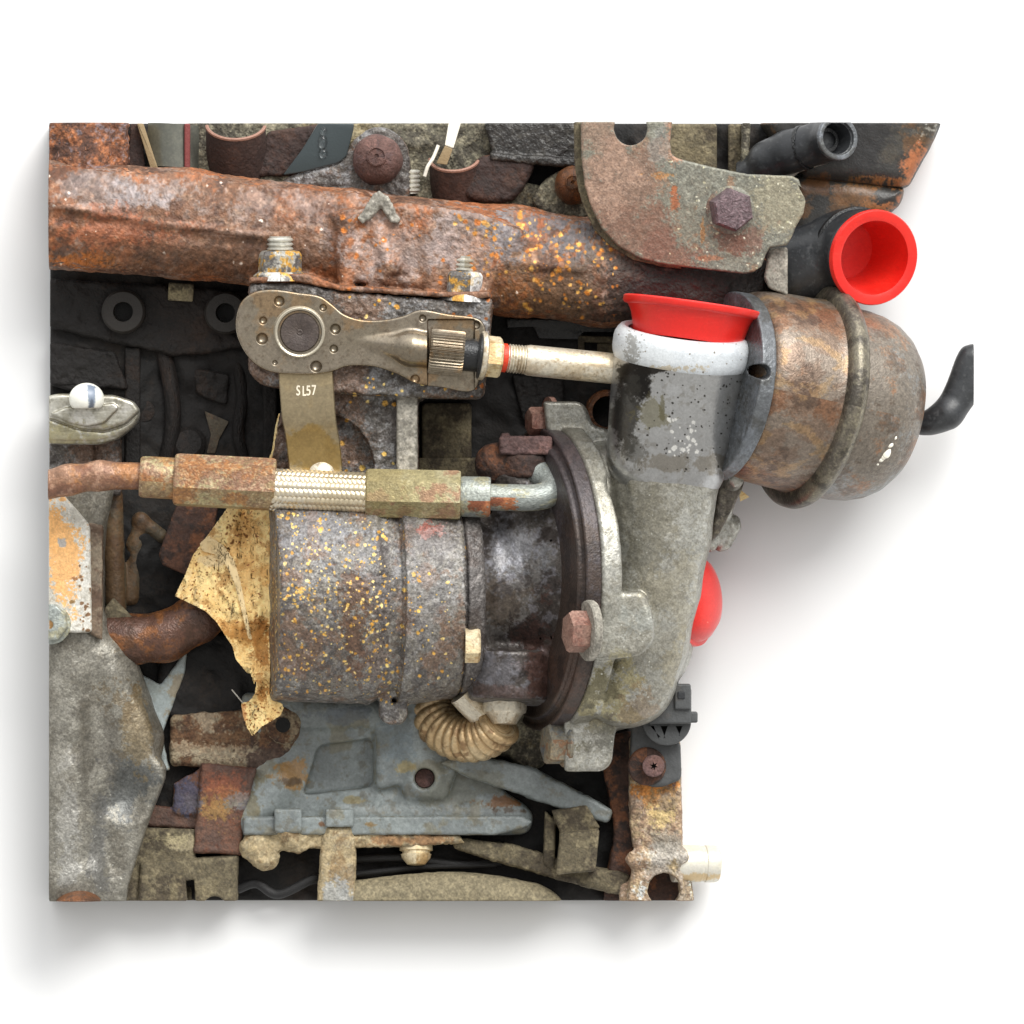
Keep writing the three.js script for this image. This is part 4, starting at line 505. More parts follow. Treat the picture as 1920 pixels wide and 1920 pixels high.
// ---------------------------------------------------------------- turbocharger
const TA = [0.945, 0, -0.327];                                   // its axis on the compressor side, left to right
{
  const t = thing('turbocharger', 'turbocharger with spotted iron turbine housing and pale aluminium compressor housing', 'turbocharger', [960, 1440, 5]);
  put(t, 'mounting_flange', mesh3(rough(cut(uni(8,
    poly(round([[468, 531], [560, 530], [640, 547], [830, 563], [926, 560], [921, 600], [906, 748], [780, 746], [640, 738], [560, 734], [492, 722], [468, 700]], 14), 60, 286, 10),
    poly(round([[545, 700], [792, 730], [786, 900], [505, 900], [525, 780]], 12), 60, 232, 8)), 3,
    cyl([596, 878, 196], [596, 878, 330], 106, 106, 6), poly([[784, 752], [900, 752], [900, 920], [784, 920]], 0, 400, 4)), 2.6, 9, 1.4, 4.5), [455, 515, 5], [940, 910, 310], 3), M.castGrey, 'spotted square mounting flange');
  put(t, 'web', mesh3(rough(bx(744, 738, 120, 783, 905, 262, 6), 1.4, 9, .8, 4), [735, 728, 100], [795, 915, 275], 2.8), M.tabGrey, 'pale upright web');
  // turbine housing
  const P = s => [505 + s, 1120 - s * .006, 206 - s * .118];
  const tb = uni(6, cyl(P(0), P(190), 194, 201, 7), cyl(P(176), P(234), 201, 184, 6), cyl(P(229), P(350), 207, 190, 9), poly(round([[712, 1270], [764, 1270], [764, 1342], [754, 1358], [726, 1358], [711, 1344]], 8), 130, 236, 8));
  const scoop = uni(0, cap([722, 1040, 400], [716, 1160, 408], 22), cap([733, 960, 330], [728, 1080, 402], 9));
  const turb = put(t, 'turbine_housing', mesh3(rough(cut(tb, 7, scoop, ring(P(229), [1, 0, -.118], 200, 5)), 1.5, 10, .9, 4), [490, 900, 5], [870, 1370, 420], 3.2), M.turbine, 'iron turbine housing flecked with yellow paint');
  put(turb, 'clamp_flange', mesh3(rough(cut(uni(5, cyl(P(352), P(386), 190, 178, 8), cyl(P(344), P(360), 180, 180, 3)), 0, ring(P(352), [1, 0, -.118], 190, 3)), 1, 9, .8, 4), [840, 900, 5], [910, 1340, 400], 2.8), M.turbineRim);
  put(turb, 'hex_bolt', hex([872, 1206, 322], [1, 0, -.05], 36, 28, .52), M.creamNut, 'yellowish hex bolt');
  // bearing housing
  const bh = cut(uni(34, cyl([870, 1108, 150], [905, 1108, 148], 158, 140, 8), cyl([880, 1100, 150], [1010, 1098, 138], 124, 126, 10), cyl([955, 1098, 142], [1062, 1091, 118], 118, 262, 8), cyl([955, 1222, 214], [953, 1312, 218], 74, 72, 8), cap([925, 1266, 192], [1040, 1268, 176], 46, 50), cap([972, 900, 190], [985, 1000, 196], 50, 54)), 16, cap([895, 1190, 316], [1000, 1186, 318], 26));
  put(t, 'bearing_housing', mesh3(rough(bh, 1.2, 18, .7, 6), [870, 830, 5], [1100, 1400, 400], 3.4), M.bearing, 'dark oily bearing housing');
  const C0 = [1012, 1086, 152], at = (s, c = C0) => [c[0] + TA[0] * s, c[1] + TA[1] * s, c[2] + TA[2] * s];
  put(t, 'backplate', mesh3(cut(uni(3, cyl(at(-6), at(26), 284, 284, 5), cyl(at(-16), at(4), 262, 262, 6)), 3, ring(at(-8), TA, 270, 5)), [870, 780, 5], [1150, 1400, 440], 3), M.backplate, 'dark brown backplate disc');
  // compressor housing
  const fl = cyl(at(24), at(64), 290, 290, 8);
  const duct = chain(10, [[1249, 872, 276, 103], [1239, 1000, 270, 93], [1222, 1100, 256, 90], [1198, 1200, 240, 92], [1172, 1268, 220, 95], [1150, 1290, 150, 80]]);
  const ch = uni(5, cut(uni(14, duct, cut(fl, 0, cyl(at(10), at(34), 262, 262, 2)), cap([1120, 960, 130], [1200, 960, 180], 110), cap([1146, 930, 196], [1196, 1080, 206], 104), cap([1100, 1200, 130], [1180, 1200, 150], 120), cap([1120, 1262, 170], [1170, 1262, 180], 92)), 12,
      cap([1154, 900, 340], [1162, 1010, 364], 17), cap([1162, 1010, 364], [1196, 1096, 364], 11)),
    poly(round([[1018, 753], [1084, 753, 14], [1098, 762, 10], [1112, 798, 12], [1150, 808], [1150, 900], [1080, 900], [1024, 806]], 6), 80, 196, 9),
    poly(round([[1126, 1110], [1206, 1108], [1222, 1150], [1226, 1200], [1196, 1230], [1112, 1238]], 12), 190, 404, 12),
    poly(round([[1064, 1300], [1170, 1300], [1152, 1380], [1147, 1430, 18], [1130, 1446, 18], [1058, 1446], [1056, 1360]], 8), 90, 236, 9));
  const comp = put(t, 'compressor_housing', mesh3(rough(ch, .8, 18, .3, 6), [990, 730, 5], [1370, 1460, 440], 3.2), M.alu, 'sand-cast aluminium compressor housing');
  const OD = [-0.128, 0.985, -0.15], O0 = [1281, 622, 308], oat = s => [O0[0] + OD[0] * s, O0[1] + OD[1] * s, O0[2] + OD[2] * s];
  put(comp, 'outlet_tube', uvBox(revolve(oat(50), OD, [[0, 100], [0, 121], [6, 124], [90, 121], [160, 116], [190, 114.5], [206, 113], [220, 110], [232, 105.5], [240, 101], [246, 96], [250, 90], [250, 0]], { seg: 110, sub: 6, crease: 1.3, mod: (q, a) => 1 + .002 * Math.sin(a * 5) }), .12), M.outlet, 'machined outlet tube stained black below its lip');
  put(comp, 'outlet_lip', uvBox(revolve(oat(0), OD, [[4, 104], [0, 112], [1, 119], [7, 124], [15, 128], [24, 129.5], [42, 129.5], [52, 127.5], [60, 124], [64, 120], [64, 100], [4, 100]], { seg: 110, sub: 9, crease: .5 }), .12), M.lipAlu, 'pale rounded lip of the outlet');
  const bolts = [[[1092, 1183, 418], 40, 34, 'rust-brown hex bolt with a washer', M.boltRust, .3], [[1044, 1394, 206], 40, 26, 'flanged hex bolt in the lower ear', M.boltGrey, .2], [[1010, 790, 160], 27, 24, 'hex bolt in the upper ear', M.boltRust, .5]];
  for (const [c, R, h, lab, m, tu] of bolts) {
    const back = [c[0] + TA[0] * 14, c[1], c[2] + TA[2] * 14], b = put(t, 'hex_bolt', [hex(back, [-TA[0], 0, -TA[2]], R, h + 10, tu), ...(R === 40 && h === 26 ? [revolve([back[0] + 4, back[1], back[2]], [-TA[0], 0, -TA[2]], [[0, 0], [0, 45], [5, 44], [10, 38], [10, 0]])] : [])], m, lab);
    if (h === 34) put(b, 'washer', revolve([c[0] + 20, c[1] - 2, c[2] - 4], [-TA[0], 0, -TA[2]], [[0, 0], [0, 55], [3, 57], [13, 57], [16, 54], [16, 0]]), M.tabGrey);
    if (h === 24) put(b, 'washer', revolve([c[0] + 26, c[1] - 6, c[2] - 8], [-TA[0], 0, -TA[2]], [[0, 0], [0, 40], [10, 40], [10, 0]]), M.boltRust);
  }
  put(comp, 'boss', [mesh3(rough(uni(8, cap([1372, 905, 170], [1378, 895, 220], 18), cap([1366, 846, 200], [1368, 876, 212], 11), cap([1360, 930, 150], [1345, 1000, 140], 20), cap([1366, 985, 130], [1352, 1010, 120], 24), cap([1340, 940, 160], [1330, 1020, 150], 16)), 1.4, 9), [1300, 815, 60], [1420, 1060, 260], 2.8)], M.alu, 'small knobbly boss behind the housing');
}
// ---------------------------------------------------------------- boost actuator with its canister, rod and linkage plate
{
  const t = thing('wastegate_actuator', 'rusty vacuum canister with a rod reaching left to a dimpled steel lever plate', 'actuator', [1500, 950, 60]);
  const A = [0.888, 0.188, -0.42], O = [1516, 744, 166], q = s => [O[0] + A[0] * s, O[1] + A[1] * s, O[2] + A[2] * s];
  put(t, 'canister_body', revolve(O, A, [[-164, 0], [-164, 150], [-158, 162], [-146, 172], [-120, 178], [-80, 181], [-20, 183], [-10, 187], [-4, 192], [-4, 0]], { seg: 120, sub: 14 }), M.canister, 'rust-brown drum of the canister');
  put(t, 'crimped_bead', revolve(O, A, [[-14, 180], [-15, 192], [-11, 206], [-3, 212], [8, 213], [18, 208], [26, 198], [32, 187], [32, 176], [-14, 176]], { seg: 120, crease: 1, mod: (s, a) => 1 + .004 * Math.sin(a * 6 + 1) }), M.bead, 'rolled bead round the canister');
  put(t, 'domed_end', revolve(O, A, [[10, 180], [30, 182], [80, 181], [110, 177], [135, 169], [158, 155], [178, 134], [191, 106], [199, 66], [202, 0]], { seg: 120, sub: 12, crease: 1 }), M.dome, 'domed end with worn paint');
  put(t, 'cream_fleck', (() => { const g = []; for (const [x, y, rx, ry] of [[1661, 848, 9, 14], [1652, 862, 6, 6], [1668, 836, 7, 6], [1678, 822, 4, 5], [1656, 856, 6, 9], [1645, 872, 3, 3]]) { // seat each fleck on the dome
      let best = null; for (let s = 20; s < 196; s += 2) for (let a = 0; a < 6.283; a += .01) { const R = s < 80 ? 182 : s < 135 ? 181 - (s - 80) * .22 : s < 178 ? 169 - (s - 135) * .81 : 134 - (s - 178) * 2.2; const AA = V(...A).normalize(), [U, W] = basis(AA), c = V(...O).addScaledVector(AA, s).addScaledVector(U, R * Math.cos(a)).addScaledVector(W, R * Math.sin(a)); const d = hyp(c.x - x, c.y + y); if (d < 3 && (!best || c.z > best.z)) best = c; }
      if (best) { const b = ball(best.x, -best.y, best.z, rx, ry, 3, 12); g.push(b); } } return g; })(), M.chalk, 'patch of flaking cream paint');
  // stay plate between housing and canister
  const AP = [0.93, 0.12, -0.34];
  put(t, 'stay_plate', mesh3(rough(cut(cyl([1348, 722, 244], [1376, 727, 231], 178, 178, 4), 2, cyl([1396, 694, 270], [1440, 700, 440], 14, 14, 1)), .6, 9), [1200, 530, 30], [1480, 930, 440], 3), M.plateZinc, 'grey round stay plate');
  put(t, 'stay_foot', mesh3(rough(poly(round([[1345, 900], [1400, 880], [1392, 916], [1350, 1000], [1330, 1020]], 8), 110, 180, 8), 1, 9), [1315, 860, 90], [1420, 1040, 200], 3), M.bead);
  put(t, 'yellow_tag', ext([[1384, 914], [1405, 932], [1388, 940]], 150, 153, .5), M.paper);
  // rod
  const R0 = [906, 668, 322], RD = [1, .098, -.16], r = s => [R0[0] + RD[0] * s, R0[1] + RD[1] * s, R0[2] + RD[2] * s];
  put(t, 'rod', revolve(r(78), RD, [[0, 0], [0, 27], [8, 29], [170, 29], [260, 29], [260, 0]], { seg: 40 }), M.brass, 'polished actuator rod');
  put(t, 'threaded_end', threads(r(44), RD, 27, 40, 5.6, 3), M.brass);
  put(t, 'red_ring', revolve(r(33), RD, [[0, 0], [0, 22], [2, 27], [10, 27], [13, 22], [13, 0]]), M.redRing, 'orange-red thread lock ring');
  put(t, 'lock_nut', hex(r(2), RD, 39, 32, .35), M.creamNut, 'cream hex lock nut');
  put(t, 'nut_flange', revolve(r(-6), RD, [[0, 0], [0, 44], [3, 46], [8, 46], [11, 42], [11, 0]]), M.brass);
  // lever plate, pressed from sheet, with dimples and the barrel that holds the rod
  const out = smooth([[455, 566], [478, 549], [512, 544], [560, 550], [602, 557], [624, 572], [646, 590], [676, 600], [715, 601], [755, 594], [788, 582], [840, 590], [895, 598], [908, 610], [912, 650], [902, 700], [893, 728], [878, 735], [830, 727], [782, 720], [745, 702], [700, 688], [650, 688], [628, 696], [596, 702], [548, 702], [508, 698], [478, 682], [456, 654], [444, 620], [446, 588]], 4);
  const dim = [[525, 566, 10], [607, 578, 7], [495, 602, 7.5], [493, 636, 11], [630, 618, 10], [627, 655, 8], [517, 681, 5], [594, 688, 11], [793, 598, 7], [893, 611, 8], [779, 712, 9], [874, 725, 5]];
  const bar = uni(6, cap([660, 638, 306], [772, 655, 310], 2, 33), cap([768, 654, 310], [812, 660, 310], 33, 33));
  const P0 = poly(out, 292, 316, 4);
const plate = put(t, 'lever_plate', mesh3(cut(uni(7, P0, bar), 1.5, ...dim.map(([x, y, rd]) => sph([x, y, 316 + rd * .15], rd)), bx(802, 600, 305, 890, 740, 420, 3)), [430, 530, 285], [925, 750, 350], 2.2), M.steelWarm, 'pressed steel lever plate with dimples');
  put(plate, 'pin_ring', revolve([563, 624, 308], [.02, .02, 1], [[0, 39], [0, 53], [5, 51], [9, 48], [17, 47], [18.5, 45], [17, 42], [8, 40], [0, 39]], { seg: 60, crease: .5 }), M.brightSteel, 'bright collar round the pin');
  put(plate, 'pivot_pin', revolve([563, 624, 300], [.02, .02, 1], [[0, 0], [0, 37], [20, 37], [24, 35], [24.5, 8], [23.5, 6], [24.5, 4], [23, 1], [23, 0]], { seg: 50, crease: .5 }), M.pinDark, 'dark pivot pin');
  const ax = [1, .1, -.03];
  put(t, 'splined_collar', revolve([806, 659, 314], ax, [[0, 0], [0, 39], [4, 41], [60, 41], [64, 39], [64, 0]], { seg: 240, mod: (s, a) => 1 + .035 * Math.sign(Math.sin(a * 40)) * Math.min(1, Math.abs(Math.sin(a * 40)) * 2), sub: 20, crease: .35 }), M.steelWarm, 'splined collar on the rod');
  put(t, 'barrel', revolve([868, 665, 314], ax, [[0, 0], [0, 31], [40, 31], [40, 0]]), M.blackSteel);
  put(t, 'seal_lip', revolve([896, 668, 314], ax, [[0, 0], [0, 40], [4, 44], [10, 44], [12, 38], [12, 0]]), M.blackSteel);
  // strap hanging from the lever
  const sp = [[574, 690, 296], [577, 740, 296], [581, 790, 290], [585, 812, 278], [588, 830, 272], [592, 870, 268], [594, 900, 266]];
  const strap = put(t, 'strap', (() => { const cv = new THREE.CatmullRomCurve3(sp.map(p => V(...p))), n = 40, s = new THREE.BufferGeometry(), pos = [], idx = []; for (let i = 0; i <= n; i++) { const p = cv.getPoint(i / n), w = 51 - i / n * 1; for (const [dx, dz] of [[-w, 0], [-w + 2, 3], [w - 2, 3], [w, 0], [w, -3], [-w, -3]]) pos.push(p.x + dx, p.y - dx * .015, p.z + dz); } for (let i = 0; i < n; i++) for (let j = 0; j < 6; j++) { const a = i * 6 + j, b = i * 6 + (j + 1) % 6; idx.push(a, a + 6, b, b, a + 6, b + 6); } s.setAttribute('position', new THREE.Float32BufferAttribute(pos, 3)); s.setIndex(idx); return uvBox(toCreasedNormals(s, .5)); })(), M.strap, 'bent steel strap stamped SL57');
  put(strap, 'rivet', revolve([604, 888, 268], [0, -.2, 1], [[0, 0], [0, 24], [5, 23], [10, 17], [12, 9], [13, 0]]), M.brass);
  const font = await new FontLoader().loadAsync('fonts/droid/droid_sans_bold.typeface.json');
  const tg = [['S', 556, 742], ['L', 567, 743], ['5', 575, 742], ['7', 585, 741]].map(([ch, x, y]) => { const g = new TextGeometry(ch, { font, size: 15, depth: 1.2, curveSegments: 4, bevelEnabled: false }); g.scale(.8, 1.25, 1); g.translate(x, -y, 299); return uvBox(g); });
  put(strap, 'stamped_mark', tg, M.stamp, 'stamped letters SL57');
}
// ---------------------------------------------------------------- oil feed line with its braided hose
{
  const t = thing('oil_feed_line', 'rusty oil line with a braided steel hose across the turbine housing', 'oil line', [500, 975, 200]);
  put(t, 'steel_pipe', mesh3(rough(chain(14, [[70, 914, 262, 28], [130, 900, 268, 27], [190, 892, 274, 26], [276, 893, 280, 25]]), .25, 12), [80, 850, 220], [285, 955, 320], 2.6), M.pipeWarm, 'bent rusty pipe at the left edge');
  const D = [1, .052, .02];
  const fer = (x, y, z, L, R, n, m, nm, d = D, tw = .2) => put(t, nm, revolve([x, y, z], d, [[0, 0], [0, R * .9], [3, R * .97], [9, R], [L - 6, R], [L - 1, R * .97], [L, R * .9], [L, 0]], { seg: n, th0: tw, crease: n < 20 ? .25 : .6 }), m);
  fer(264, 894, 280, 68, 39, 48, M.hoseRust, 'sleeve'); const f1 = fer(328, 899, 282, 190, 51, 8, M.hoseRust, 'hex_ferrule', D, .28); f1.userData.label = 'long faceted ferrule left of the braid';
  const f2 = fer(686, 926, 288, 178, 49, 8, M.ferruleOlive, 'hex_ferrule', [1, .02, 0], .28); f2.userData.label = 'long faceted ferrule right of the braid';
  fer(860, 931, 288, 60, 38, 48, M.zinc, 'sleeve', [1, .02, 0]);
  put(t, 'bent_tube', sweep([[912, 932, 288], [960, 933, 288], [1000, 933, 287], [1028, 926, 276], [1034, 908, 250], [1018, 892, 228], [992, 880, 214], [960, 872, 206]], 25, { rings: 90, seg: 36 }), M.zinc, 'zinc tube bending round into the banjo');
  put(t, 'banjo', mesh3(rough(uni(10, cap([930, 870, 190], [1010, 880, 190], 40, 36), cyl([984, 852, 196], [984, 896, 196], 52, 52, 8)), 1.4, 9), [880, 815, 130], [1075, 945, 260], 2.8), M.darkRust, 'dark banjo fitting');
  put(t, 'banjo_bolt', [mesh3(rough(uni(4, bx(936, 818, 150, 1036, 853, 246, 6), bx(940, 812, 200, 955, 822, 216, 3)), 1.4, 8, .8, 4), [925, 800, 140], [1045, 862, 256], 2.6)], M.mauve, 'rough mauve bolt head on the banjo');
  // braid: flat strands wound both ways, over and under
  const a = [510, 919, 287], b = [694, 927, 288], L = b[0] - a[0], core = revolve(a, [L, 8, 1], [[0, 0], [0, 33], [L, 33], [L, 0]], { seg: 32 }), g = [core];
  const NS = 16, turns = 1.3;
  for (const dir of [1, -1]) for (let k = 0; k < NS; k++) {
    const pos = [], idx = [], n = 110;
    for (let i = 0; i <= n; i++) {
      const u = i / n, th = dir * u * turns * Math.PI * 2 + k / NS * Math.PI * 2, ph = dir > 0 ? 2 * k + 2 * u * turns * NS : 2 * k - 2 * u * turns * NS, lift = dir * Math.sin(Math.PI / 2 * ph + .8) * 2.4;
      const cx = a[0] + L * u, cy = a[1] + (b[1] - a[1]) * u, cz = a[2] + u; const pitch = turns * Math.PI * 2 * 38, sl = hyp(L, pitch), tx = L / sl, tt = dir * pitch / sl;
      for (const w of [-1, -.5, 0, .5, 1]) { const hw = 5 * w, R = 37.5 + lift + 1.6 * (1 - w * w), dth = hw * tx / 38, dx = -hw * tt; pos.push(cx + dx, -(cy + R * Math.sin(th + dth)), cz + R * Math.cos(th + dth)); }
    }
    for (let i = 0; i < n; i++) for (let j = 0; j < 4; j++) { const p = i * 5 + j; idx.push(p, p + 5, p + 1, p + 1, p + 5, p + 6); }
    const s = new THREE.BufferGeometry(); s.setAttribute('position', new THREE.Float32BufferAttribute(pos, 3)); s.setIndex(idx); s.computeVertexNormals(); g.push(uvBox(s));
  }
  put(t, 'braid', g, M.braid, 'woven cream steel braid', 'stuff');
}
// ---------------------------------------------------------------- drain bellows under the turbocharger
{
  const t = thing('drain_hose', 'corrugated brass-coloured metal hose bending under the bearing housing', 'metal hose', [860, 1430, 100]);
  const cx = 880, cy = 1316, R = 72, pts = []; for (let i = 0; i <= 16; i++) { const a = 3.35 - i / 16 * 2.75; pts.push([cx + R * Math.cos(a), cy + R * Math.sin(a) * .98, 60 + i * 8]); }
  put(t, 'bellows', sweep(pts, (u, a) => 38 + 6 * Math.pow(Math.abs(Math.sin(u * 14 * Math.PI)), .7), { rings: 240, seg: 44, crease: 1.2 }), M.bellows, 'corrugated bellows');
  put(t, 'collar', revolve([946, 1296, 190], [0, 1, .1], [[0, 0], [0, 42], [34, 42], [40, 40], [44, 34], [62, 22], [62, 0]]), M.brass, 'smooth collar');
  put(t, 'elbow', sweep([[866, 1300, 190], [880, 1316, 186], [900, 1336, 176]], 26, { rings: 24 }), M.brass);
}
// ---------------------------------------------------------------- left arm
{
  const t = thing('support_arm', 'mottled aluminium support arm with an orange-stained face along the left edge', 'bracket', [170, 1690, 10]);
  put(t, 'arm', mesh3(rough(cut(uni(12, poly(smooth([[40, 1150], [120, 1160], [188, 1150], [194, 1200], [206, 1250], [250, 1300], [280, 1345], [288, 1385], [290, 1410], [312, 1440], [290, 1510], [262, 1590], [240, 1660], [225, 1730], [40, 1740]], 3), 10, 146, 16),
    poly(round([[50, 880], [222, 880], [196, 1000], [194, 1200], [50, 1240]], 10), 20, 136, 16), cap([128, 1200, 92], [122, 1660, 96], 86), cap([180, 1240, 92], [236, 1390, 80], 72), cap([160, 1640, 130], [70, 1660, 140], 46)), 20, sph([238, 1490, 182], 54), cap([186, 1300, 196], [196, 1450, 192], 36)), 2.4, 36, .8, 6), [80, 870, 5], [330, 1700, 215], 3.8), M.aluArm, 'broad mottled lower arm');
  put(t, 'face_plate', mesh3(rough(poly(round([[40, 928], [118, 926], [170, 986], [173, 1186], [40, 1186]], 8), 100, 198, 6), .8, 12), [80, 915, 90], [185, 1195, 210], 2.8), M.aluFace, 'white face with an orange stain');
  put(t, 'side_face', mesh3(rough(poly(round([[165, 980], [194, 985], [192, 1200], [168, 1188]], 4), 60, 176, 6), 1, 10), [155, 965, 50], [205, 1210, 190], 3), M.aluSide, 'brown side face');
  const n = put(t, 'hex_nut', mesh3(cut(uni(4, poly([[78, 1150], [106, 1134], [124, 1150], [128, 1176], [110, 1200], [78, 1200]], 180, 222, 5), cyl([96, 1170, 176], [96, 1170, 200], 38, 38, 3)), 1, cyl([92, 1171, 190], [92, 1171, 260], 9)), [80, 1125, 170], [142, 1215, 232], 2.4), M.zinc, 'bright hex nut');
  put(t, 'stalk', mesh3(rough(uni(8, bx(40, 815, 30, 176, 930, 120, 10), bx(150, 815, 30, 226, 930, 100, 10)), 2.4, 9, 1.2, 4), [80, 800, 10], [240, 940, 140], 3.4), M.castGrey);
  put(t, 'pipe_end', mesh3(cap([146, 1716, 150], [146, 1730, 190], 52, 56), [80, 1660, 80], [215, 1700, 260], 2.8), M.pipeRust);
  const c = put(t, 'clamp_cap', mesh3(rough(uni(2, poly(round([[40, 776], [92, 780], [150, 800], [196, 806], [240, 790], [262, 768], [262, 782], [254, 798], [222, 824], [186, 834], [40, 832]], 8), 60, 176, 12), poly(round([[40, 752], [110, 738], [214, 741], [250, 752], [264, 770], [236, 796], [196, 808], [150, 804], [100, 786], [40, 784]], 8), 60, 186, 8), poly(round([[96, 776], [124, 764], [214, 756], [224, 764], [196, 794], [164, 800], [132, 794]], 4), 150, 194, 4)), .7, 14), [80, 720, 50], [280, 845, 210], 2.4), M.aluShiny, 'worn shiny clamp cap');
  put(c, 'ball_stud', mesh3(cut((x, y, z) => { const d = hyp((x - 163) / 33, (y - 748) / 30, (z - 196) / 33); return (d - 1) * 30; }, 3, bx(100, 766, 100, 230, 820, 300, 1)), [120, 708, 150], [205, 780, 240], 2), M.ballWhite, 'white ball with a grey stripe');
}
// ---------------------------------------------------------------- masking paper over the turbine outlet
{
  const t = thing('masking_paper', 'torn golden masking paper covering the turbine outlet', 'paper', [470, 1380, 170]);
  const sheet = (P, z, amp, th, lift) => { // a crumpled sheet with thickness
    const f = poly(P, -400, 800, 0), x0 = mn(...P.map(p => p[0])) - 4, x1 = mx(...P.map(p => p[0])) + 4, y0 = mn(...P.map(p => p[1])) - 4, y1 = mx(...P.map(p => p[1])) + 4;
    const surf = (x, y) => z + lift(x, y) + amp * (vn(x / 46 + y / 90, y / 60, 2) + .5 * Math.abs(vn(x / 22, y / 40 + x / 60, 5)) * 1.2 + .25 * vn(x / 9, y / 13, 9));
    return mesh3((x, y, w) => mx(f(x, y, 0), Math.abs(w - surf(x, y)) * .8 - th), [x0, y0, 60], [x1, y1, 330], 2.6);
  };
  const P = round([[428, 950], [520, 950], [513, 1060], [508, 1180], [508, 1270], [506, 1300], [512, 1312], [530, 1318], [533, 1328], [526, 1342], [506, 1354], [492, 1362], [474, 1381], [462, 1362], [455, 1340], [452, 1318], [468, 1314], [478, 1300], [482, 1272], [477, 1284], [470, 1262], [464, 1262], [442, 1236], [436, 1212], [420, 1188], [405, 1165], [385, 1146], [366, 1136], [327, 1118], [346, 1080], [362, 1040], [392, 1000]], 3, 3);
  put(t, 'torn_sheet', sheet(P, 150, 15, 1.6, (x, y) => (x - 330) * .34 + 14 * Math.exp(-(((x - 432 - (y - 1020) * .18) / 22) ** 2)) - 8 * Math.exp(-(((x - 462) / 12) ** 2))), M.paper, 'crumpled torn sheet');
  put(t, 'upper_scrap', sheet(round([[500, 868], [510, 845], [516, 800], [524, 770], [530, 790], [524, 840], [522, 870]], 2, 3), 150, 3, 1.6, (x) => (x - 500) * .5), M.paper);
  put(t, 'folded_strip', sheet(round([[374, 1018], [392, 1004], [420, 1022], [440, 1050], [452, 1090], [462, 1140], [474, 1200], [466, 1198], [452, 1140], [440, 1094], [424, 1060], [404, 1040], [380, 1034]], 3, 3), 156, 15, 1.4, (x, y) => (x - 330) * .34 + 14 * Math.exp(-(((x - 432 - (y - 1020) * .18) / 22) ** 2))), M.paperPale);
  put(t, 'wire', sweep([[435, 1293, 180], [446, 1306, 184], [456, 1318, 184]], 1.3, { rings: 10, seg: 8 }), M.wire);
}
// ---------------------------------------------------------------- loose parts round the turbine
{
  const t = thing('rusty_pipe', 'bent rusty pipe passing behind the masking paper', 'pipe', [300, 1240, 60]);
  put(t, 'pipe', mesh3(rough(chain(24, [[170, 1188, 92, 44], [240, 1200, 96, 44], [310, 1194, 100, 43], [370, 1160, 100, 42], [440, 1100, 90, 42]]), 1, 14), [160, 1060, 30], [480, 1260, 160], 3), M.pipeRust, 'smooth rust-brown bend');
  put(t, 'clip', [ext(round([[196, 1140], [212, 1120], [240, 1148], [250, 1160], [216, 1170], [196, 1164]], 4), 110, 122, 2)], M.olive);
  const u = thing('rusty_bar', 'flat dark rusty bar end beside the masking paper', 'bar', [350, 1075, 60]);
  put(u, 'bar', mesh3(rough(poly(round([[336, 930], [412, 930], [402, 990], [352, 1080], [304, 1060], [297, 1038]], 4), 70, 108, 4), 1, 10), [285, 920, 55], [425, 1090, 120], 3), M.darkRust);
}
// ---------------------------------------------------------------- hoist bracket
{
  const t = thing('lifting_bracket', 'thick grey and rust-brown lifting bracket with a round hole and one hex bolt', 'bracket', [1300, 510, 200]);
  const L = [[1088, 200], [1090, 300], [1096, 350], [1108, 390], [1128, 430], [1158, 462], [1200, 486], [1250, 498], [1320, 506], [1392, 514], [1412, 511], [1427, 500], [1434, 480], [1442, 466], [1474, 461], [1484, 444], [1492, 424], [1505, 402], [1509, 380], [1504, 358], [1496, 338], [1484, 331], [1400, 328], [1330, 314], [1268, 298], [1258, 290], [1256, 270], [1262, 200]];
  const body = cut(poly(L, 236, 266, 4), 1, cyl([1182, 243, 200], [1182, 243, 300], 31, 31, 1), poly([[1495, 350], [1512, 360], [1514, 372], [1506, 370]], 0, 400, 1));
  put(t, 'plate', mesh3(rough(body, .7, 9), [1075, 222, 220], [1525, 525, 280], 2.6), M.bracket, 'plate, rust-brown on its left half');
  const side = L.slice(0, 9).concat([[1250, 480], [1180, 460], [1130, 400], [1110, 340], [1108, 200]]).map(([x, y], i) => i < 9 ? [x - 13, y + 2] : [x, y]);
  put(t, 'edge_lip', mesh3(rough(poly(side, 196, 240, 4), .8, 9), [1062, 222, 180], [1270, 515, 250], 3), M.olive, 'dark thick edge');
  const b = put(t, 'hex_bolt', [hex([1366, 394, 262], [.22, .04, 1], 41, 40, .15)], M.boltMauve, 'mauve rusty hex bolt');
  put(b, 'washer', revolve([1368, 395, 264], [0, 0, 1], [[0, 0], [0, 46], [4, 45], [6, 40], [6, 0]]), M.bracket);
  put(t, 'tab', mesh3(rough(poly(round([[1442, 466], [1476, 464], [1476, 556], [1440, 540], [1432, 522]], 6), 150, 236, 5), 1, 8), [1425, 455, 140], [1490, 566, 245], 2.8), M.tabGrey, 'bent pale tab');
}
